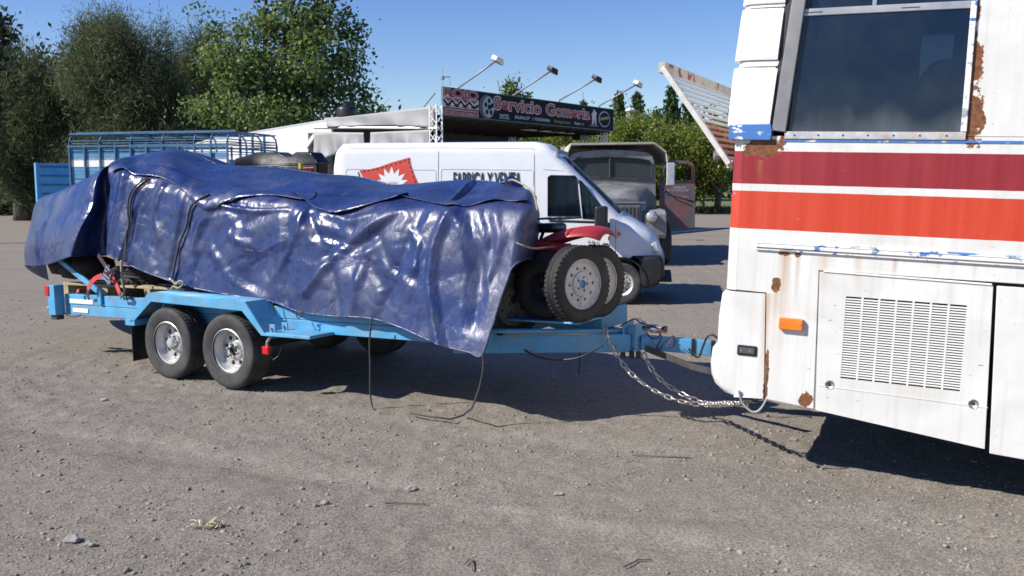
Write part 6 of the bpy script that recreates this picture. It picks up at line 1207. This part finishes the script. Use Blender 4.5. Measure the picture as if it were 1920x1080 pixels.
# flood lamps on outriggers above the sign
flood = [(859, 165, 933, 112, 'white', 'leftmost white floodlight on a long arm above the shop sign'), (962, 179, 1036, 131, 'black', 'black floodlight above the word Servicio, second from left'), (1049, 188, 1119, 147, 'black', 'black floodlight above the word Gomeria, third from left'), (1124, 198, 1196, 157, 'white', 'rightmost white floodlight above the shop sign')]
for (bx_, by_, hx, hy, cm, lb) in flood:
    b0 = CN.p(bx_, by_, 0); h0 = CN.p(hx, hy, -1.7); f_ = thing('floodlight', lb, 'floodlight', CN.m, 'floodlights above the shop sign'); d_ = Vector((h0.x-b0.x, h0.y-b0.y, h0.z-b0.z)); MB().tube([(b0.x, b0.y, b0.z-.3), (b0.x, b0.y, b0.z), h0], .032, 8).build('arm', mat('arm_grey', (.22, .23, .25), .5, .4) if 'arm_grey' not in bpy.data.materials else bpy.data.materials['arm_grey'], f_, smooth=True)
    m_ = MT['white'] if cm == 'white' else MT['black']; M_ = Matrix.Translation(h0) @ Matrix.Diagonal((.72, .62, .55, 1)) @ Matrix.Rotation(R(20), 4, 'Y') @ Matrix.Rotation(R(25), 4, 'X'); hd_ = MB().add([M_ @ Vector(q) for q in ((-.30, -.2, .12), (.10, -.26, .16), (.34, -.26, -.14), (-.24, -.2, -.12), (-.30, .2, .12), (.10, .26, .16), (.34, .26, -.14), (-.24, .2, -.12))], [(0,1,2,3),(7,6,5,4),(0,4,5,1),(1,5,6,2),(2,6,7,3),(3,7,4,0)]).build('lamp_head', m_, f_, bevel=.02)
    MB().add([M_ @ Vector(q) for q in ((-.22, -.17, -.135), (.31, -.21, -.155), (.31, .21, -.155), (-.22, .17, -.135))], [(0,1,2,3)]).build('lamp_glass', mat('lamp_glass', (.4, .42, .44), .1) if 'lamp_glass' not in bpy.data.materials else bpy.data.materials['lamp_glass'], hd_)
an = CN.p(838, 190, 2.0); anx = thing('roof_antenna', 'thin television antenna on the canopy roof left of the sign', 'antenna', CN.m); zt_ = CN.p(830, 127, 2.0).z
MB().tube([(CN.p(830, 190, 2).x, 2, zS0), (CN.p(830, 190, 2).x, 2, zt_)], .015, 6).build('mast', MT['alu'], anx); q0, q1 = CN.p(828, 145, 2), CN.p(843, 144, 2); MB().tube([q0, q1, CN.p(844, 160, 2)], .018, 6).build('boom', MT['alu'], anx); MB().lathe([(.001, -.07), (.06, -.06), (.06, .06), (.001, .07)], 8, 'z', tuple(CN.p(830, 146, 2))).build('box', MT['steel'], anx)
tag(MB().tube([CN.g((-.1, .2, zS1-.2)), CN.g(CN.p(795, 200, 3.0))], .02, 5).build('guy_wire', MT['steel']), 'thin stay wire slanting down left of the sign', 'wire')
# street lamp far right of the sign
sl_ = atY(1180, 390, 70); lp = thing('street_lamp', 'pale street lamp with white head far behind the shop sign', 'street lamp', (sl_.x, sl_.y, 0)); zz_ = atY(1180, 208, 70).z; MB().tube([(.9, 0, 0), (.9, 0, zz_-.5), (.5, 0, zz_-.05), (0, 0, zz_)], .06, 8).build('pole', MT['alu'], lp, smooth=True); MB().lathe([(.001, -.12), (.35, -.06), (.42, .05), (.25, .2), (.001, .25)], 14, 'z', (0, 0, zz_)).build('lamp_head', MT['white'], lp, smooth=True)

# ================================================================ TREES
def leafmat(name, stops, trans=.35, rough=.5):
    m = bpy.data.materials.new(name); m.use_nodes = True; nt = m.node_tree; b = nt.nodes['Principled BSDF']; a = nt.nodes.new('ShaderNodeAttribute'); a.attribute_name = 'tint'; c = ramp(nt, a.outputs['Fac'], stops)
    nt.links.new(c, b.inputs['Base Color']); b.inputs['Roughness'].default_value = rough; b.inputs['Specular IOR Level'].default_value = .35; t = nt.nodes.new('ShaderNodeBsdfTranslucent'); nt.links.new(mix(nt, 1.0, c, (1.25, 1.25, .7), 'MULTIPLY'), t.inputs[0]); mx = nt.nodes.new('ShaderNodeMixShader'); mx.inputs[0].default_value = trans
    nt.links.new(b.outputs[0], mx.inputs[1]); nt.links.new(t.outputs[0], mx.inputs[2]); nt.links.new(mx.outputs[0], nt.nodes['Material Output'].inputs[0]); return m
LM = dict(tam=leafmat('tamarisk_foliage', [(0, (.038, .054, .030)), (.5, (.085, .112, .062)), (.85, (.145, .17, .10)), (1, (.20, .21, .13))], .35, .8), pop=leafmat('cottonwood_leaves', [(0, (.06, .10, .036)), (.5, (.125, .18, .068)), (.85, (.19, .25, .11)), (1, (.28, .32, .18))], .48, .5),
          wil=leafmat('willow_leaves', [(0, (.07, .11, .02)), (.5, (.15, .20, .038)), (.85, (.24, .27, .06)), (1, (.32, .29, .08))], .45, .5), lom=leafmat('poplar_leaves', [(0, (.022, .05, .016)), (.6, (.045, .088, .030)), (1, (.09, .13, .045))], .3, .5), drk=leafmat('dark_hedge_leaves', [(0, (.018, .028, .012)), (.6, (.036, .052, .022)), (1, (.07, .08, .04))], .25, .6))
bark = mat('bark', (.085, .07, .055), .95, var=.35, scale=3, bmp=.6, bscale=14, bdist=.05); lime = mat('limewashed_bark', (.5, .48, .44), .9, var=.15)
def leaves(blobs, n, lw, ll, seed, up=.0, clump=.8, per=26, shell=.55, spread=None):
    r = np.random.default_rng(seed); vol = np.array([b[3]*b[4]*b[5] for b in blobs])**.75; k = r.choice(len(blobs), max(1, n//per), p=vol/vol.sum()); Bq_ = np.array(blobs)[k]
    d = r.standard_normal((len(k), 3)); d /= np.linalg.norm(d, axis=1)[:, None]; rad = shell+(1-shell)*r.random(len(k))**.6; rad *= 1+.2*r.standard_normal(len(k))
    cc = Bq_[:, :3]+d*Bq_[:, 3:6]*rad[:, None]; cs = clump*(.6+.8*r.random(len(k))); tone = np.clip(.45+.26*r.standard_normal(len(k)), 0, 1)
    off = r.standard_normal((len(k), per, 3))*cs[:, None, None]*np.array(spread or (1, 1, .75)); P = (cc[:, None]+off).reshape(-1, 3); dirs = np.repeat(d, per, 0); N = len(P)
    a = r.standard_normal((N, 3))+dirs*.8; a[:, 2] += up; a /= np.linalg.norm(a, axis=1)[:, None]; b2 = np.cross(a, r.standard_normal((N, 3))); b2 /= np.linalg.norm(b2, axis=1)[:, None]
    s = (.6+.8*r.random(N))[:, None]; a = a*ll*.5*s; b2 = b2*lw*.5*s; V = np.stack([P-a, P+b2-a*.1, P+a, P-b2-a*.1], 1).reshape(-1, 3); keep = P[:, 2] > .15
    F_ = np.arange(4*N).reshape(-1, 4)[keep]; tint = np.clip(np.repeat(tone, per)+.16*r.standard_normal(N), 0, 1)[keep]; return V, F_, tint
def tree(name, label, base, blobs_px, n, lw, ll, m, seed, trunk_r=.25, up=0., clump=.5, per=26, shell=.5, cat='tree', group=None, limbs=7, depth=.8, tm=None, spread=None, lean=0, stem=True):
    """blobs_px: crown masses measured in the photo (x, y, half width, half height) at the tree's distance, shifted dy in depth"""
    Yd = base[1]; sc_ = Yd/FPX; blobs = []
    for q in blobs_px:
        x, y, rx, ry = q[:4]; dy = q[4] if len(q) > 4 else 0; c_ = atY(x, y, Yd+dy); blobs.append((c_.x-base[0], c_.y-base[1], c_.z, rx*sc_, max(rx, ry*.6)*sc_*depth, ry*sc_))
    t = thing(name, label, cat, (base[0], base[1], 0), group); V, F_, tt_ = leaves(blobs, n, lw, ll, seed, up, clump, per, shell, spread); link('crown', fastmesh('crown', V, F_, m, False, tt_), t)
    r = np.random.default_rng(seed+1); mb = MB(); zmid = np.mean([b[2] for b in blobs]); top = max(b[2] for b in blobs)
    fork = Vector((r.normal(0, .2)+lean, r.normal(0, .2), max(1.2, min(2.6, zmid*.35)))); 
    if stem: mb.tube([(0, 0, -.1), (fork.x*.3, fork.y*.3, fork.z*.5), fork], [trunk_r*1.25, trunk_r, trunk_r*.85], 9)
    order = sorted(blobs, key=lambda b: -b[3]*b[5])[:limbs]
    for b in order:
        e = Vector(b[:3]); m1 = fork.lerp(e, .5)+Vector((r.normal(0, .3), r.normal(0, .3), r.normal(.2, .2))); mb.tube([fork, m1, e, e+(e-m1)*.45], [trunk_r*.62, trunk_r*.4, trunk_r*.2, .02], 7)
        for k in range(4): d_ = Vector(r.standard_normal(3)); d_.z = abs(d_.z)*.8; s_ = m1.lerp(e, .3+.7*r.random()); mb.tube([s_, s_+d_*.35*b[3], s_+d_*.7*b[3]+Vector((0, 0, .2))], [trunk_r*.16, trunk_r*.10, .012], 5)
    mb.build('trunk', tm or bark, t, smooth=True); return t
def puffs(x, y, rx, ry, n, r0, r1, seed, dz=2.5):          # many separate leaf masses inside one outline
    r = np.random.default_rng(seed); out = []
    while len(out) < n:
        a, b = r.uniform(-1, 1, 2)
        if a*a+b*b < 1: q = r.uniform(r0, r1); out.append((x+a*rx, y+b*ry, q, q*r.uniform(.7, 1.0), r.uniform(-dz, dz)))
    return out
TG = 'dark feathery trees along the left edge'; G0 = lambda x, y: (gnd(x, y).x, gnd(x, y).y)
tree('tamarisk_tree', 'tall feathery grey-green tree left of the leafy poplar, highest of the dark trees', (atY(225, 345, 47).x, 47), puffs(225, 142, 108, 68, 26, 20, 40, 11, 2)+puffs(230, 240, 140, 110, 26, 26, 52, 12, 2)+[(160, 72, 26, 18), (225, 62, 24, 16), (300, 82, 28, 22)], 150000, .032, .30, LM['tam'], 101, .35, .9, .42, 40, .45, group=TG, spread=(.75, .75, 1.35))
tree('tamarisk_tree', 'feathery dark tree at the left edge beside the blue loading ramp', (atY(40, 345, 49).x, 49), puffs(30, 225, 95, 125, 30, 22, 44, 13, 2), 95000, .032, .30, LM['tam'], 111, .4, .9, .42, 40, .45, group=TG, spread=(.75, .75, 1.35))
tree('tamarisk_tree', 'dark feathery tree between the tall one and the leafy poplar', (atY(360, 345, 54).x, 54), puffs(365, 180, 70, 95, 20, 20, 38, 14, 2), 60000, .034, .32, LM['tam'], 121, .35, .9, .42, 40, .45, group=TG, spread=(.75, .75, 1.35))
tree('background_tree', 'broad dark tree filling the gap behind the feathery trees', (atY(170, 345, 62).x, 62), [(60, 250, 130, 130), (200, 260, 130, 120), (330, 270, 120, 110), (430, 280, 110, 70), (-60, 260, 110, 120)], 60000, .22, .42, LM['drk'], 131, .4, .2, .9, 24, .3, group=TG)
tree('background_tree', 'low dark thicket behind the livestock trailer and shed', (atY(430, 345, 66).x, 66), [(420, 290, 130, 60), (560, 270, 90, 50), (300, 320, 120, 60)], 30000, .22, .42, LM['drk'], 141, .3, .2, .8, 24, .3, group=TG)
tree('background_tree', 'dark-leaved bush added in the deep shade under the left trees', (atY(50, 345, 58.5).x, 58.5), [(20, 350, 60, 40), (90, 345, 60, 45), (150, 350, 60, 45), (-40, 345, 60, 50)], 26000, .16, .34, LM['drk'], 151, .25, .2, .6, 24, .3, group=TG, cat='bush')  # dark leaf colour carries the deep shade below the crowns
tree('leaf_tip', 'dark leafy tip of a tree at the top left corner', (atY(-30, 345, 30).x, 30), [(-22, 50, 26, 20), (-50, 90, 40, 40), (-60, 200, 40, 80)], 7000, .10, .2, LM['drk'], 155, .14, .2, .3, 24, .3)
tree('poplar_tree', 'large bright green leafy poplar rising above the white shed', (atY(515, 345, 44).x, 44), [(510, 150, 70, 50), (585, 110, 60, 50, -1), (450, 120, 48, 38, -1), (635, 150, 45, 40), (545, 35, 62, 32), (480, 60, 40, 26), (610, 40, 42, 30), (500, 215, 85, 30, -1), (415, 205, 42, 28, -1), (640, 205, 40, 26), (405, 62, 20, 17), (368, 22, 17, 16), (388, 108, 18, 22), (600, -40, 55, 35), (500, -50, 50, 30), (668, 108, 22, 26), (365, 205, 20, 16), (560, 175, 60, 40), (655, 60, 20, 18), (680, 175, 14, 16), (440, 165, 34, 22), (540, 85, 45, 24)], 25000, .14, .18, LM['pop'], 161, .30, -.2, .30, 14, .6, group=None, limbs=12)
tree('small_poplar', 'small leafy treetop showing just above the shop sign', (atY(962, 345, 52).x, 52), [(957, 170, 12, 18), (975, 185, 16, 10), (940, 186, 10, 8), (958, 230, 30, 30)], 2600, .15, .2, LM['pop'], 171, .1, 0, .22, 16, .3)
tree('cypress_tip', 'narrow dark pointed treetop behind the right half of the sign', (atY(1094, 345, 75).x, 75), [(1094, 195, 2.5, 14), (1094, 230, 5, 30)], 1500, .1, .3, LM['lom'], 176, .1, 1, .12, 16, .3)
RG = 'yellow-green trees behind the dump truck'
for k, (lb, x, Yd, bl, n) in enumerate([
    ('yellow-green bushy tree directly right of the shop sign', 1190, 62, puffs(1185, 290, 55, 62, 20, 11, 24, 1), 24000),
    ('green tree with drooping branches behind the open truck door', 1275, 61, puffs(1275, 300, 52, 62, 20, 11, 24, 2), 24000),
    ('leafy tree half hidden by the bus louvre', 1345, 60, puffs(1355, 300, 50, 62, 18, 12, 24, 3), 22000),
    ('low yellowish bush between the van roof and the truck', 1075, 63, puffs(1080, 290, 42, 45, 14, 10, 20, 4), 15000),
    ('dull green tree seen under the shop canopy', 1010, 66, puffs(1005, 290, 60, 36, 12, 12, 20, 5), 12000)]): tree('willow_tree', lb, (atY(x, 345, Yd).x, Yd), bl, int(n*1.3), .09, .22, LM['wil'], 200+10*k, .2, -.5, .45, 26, .5, group=RG)
for k, (lb, x, top_, w_, Yd) in enumerate([('narrow tall poplar nearest the shop sign', 1160, 188, 10, 105), ('narrow tall poplar beside the white street lamp', 1194, 190, 13, 100), ('wide dark poplar standing left of the bus louvre', 1258, 182, 17, 98), ('poplar just behind the bus louvre', 1290, 205, 16, 104), ('small pointed poplar between the other two', 1230, 218, 14, 110)]):
    tree('lombardy_poplar', lb, (atY(x, 345, Yd).x, Yd), [(x, top_-4, w_*.22, 12), (x, top_+14, w_*.42, 20), (x, top_+45, w_*.75, 35), (x, top_+90, w_, 50), (x, top_+140, w_, 50)], 14000, .2, .4, LM['lom'], 300+7*k, .25, 1.2, .22, 22, .3, group='far poplars on the skyline', limbs=3)
tree('background_tree', 'far dark tree belt closing the view behind the willows', (atY(1240, 345, 125).x, 125), [(1050, 300, 90, 50), (1180, 290, 110, 50), (1320, 285, 110, 60), (1450, 290, 110, 60), (920, 310, 90, 50), (760, 300, 120, 60), (690, 215, 30, 22)], 40000, .35, .7, LM['lom'], 400, .4, 0, 1.2, 22, .3, group='far tree belts')
tree('background_tree', 'dark tree belt carrying on beyond the left edge of the lot', (atY(-320, 345, 80).x, 80), puffs(-160, 270, 130, 90, 12, 40, 75, 21, 4)+puffs(-480, 280, 250, 80, 18, 40, 75, 22, 5), 26000, .35, .6, LM['drk'], 410, .4, .2, .9, 24, .3, group='far tree belts')
tree('background_tree', 'far tree belt carrying on behind the bus', (atY(1800, 345, 115).x, 115), puffs(1600, 290, 220, 55, 16, 30, 55, 23, 6)+puffs(2050, 290, 300, 55, 20, 30, 55, 24, 6), 26000, .45, .8, LM['lom'], 420, .4, .2, 1.2, 24, .3, group='far tree belts')
# fence stakes and pale saplings on the verge
for k, (x, yb, h_, m_, lb) in enumerate([(33, 402, 1.0, lime, 'pale short stake at the far left edge of the lot'), (2, 400, 2.2, bark, 'dark thin post at the extreme left edge'), (1318, 400, 1.1, MT['wood'], 'grey wooden fence stake behind the truck door'), (1349, 397, 1.4, lime, 'limewashed young trunk right of the fence stake')]):
    q = gnd(x, yb); o = MB().tube([(0, 0, -.1), (.02, 0, h_*.5), (-.02, 0, h_)], [.10, .09, .07], 8).build('stake', m_, None, smooth=True); o.location = (q.x, q.y, 0); tag(o, lb, 'stake')
# pale house glimpsed through the trees at far left
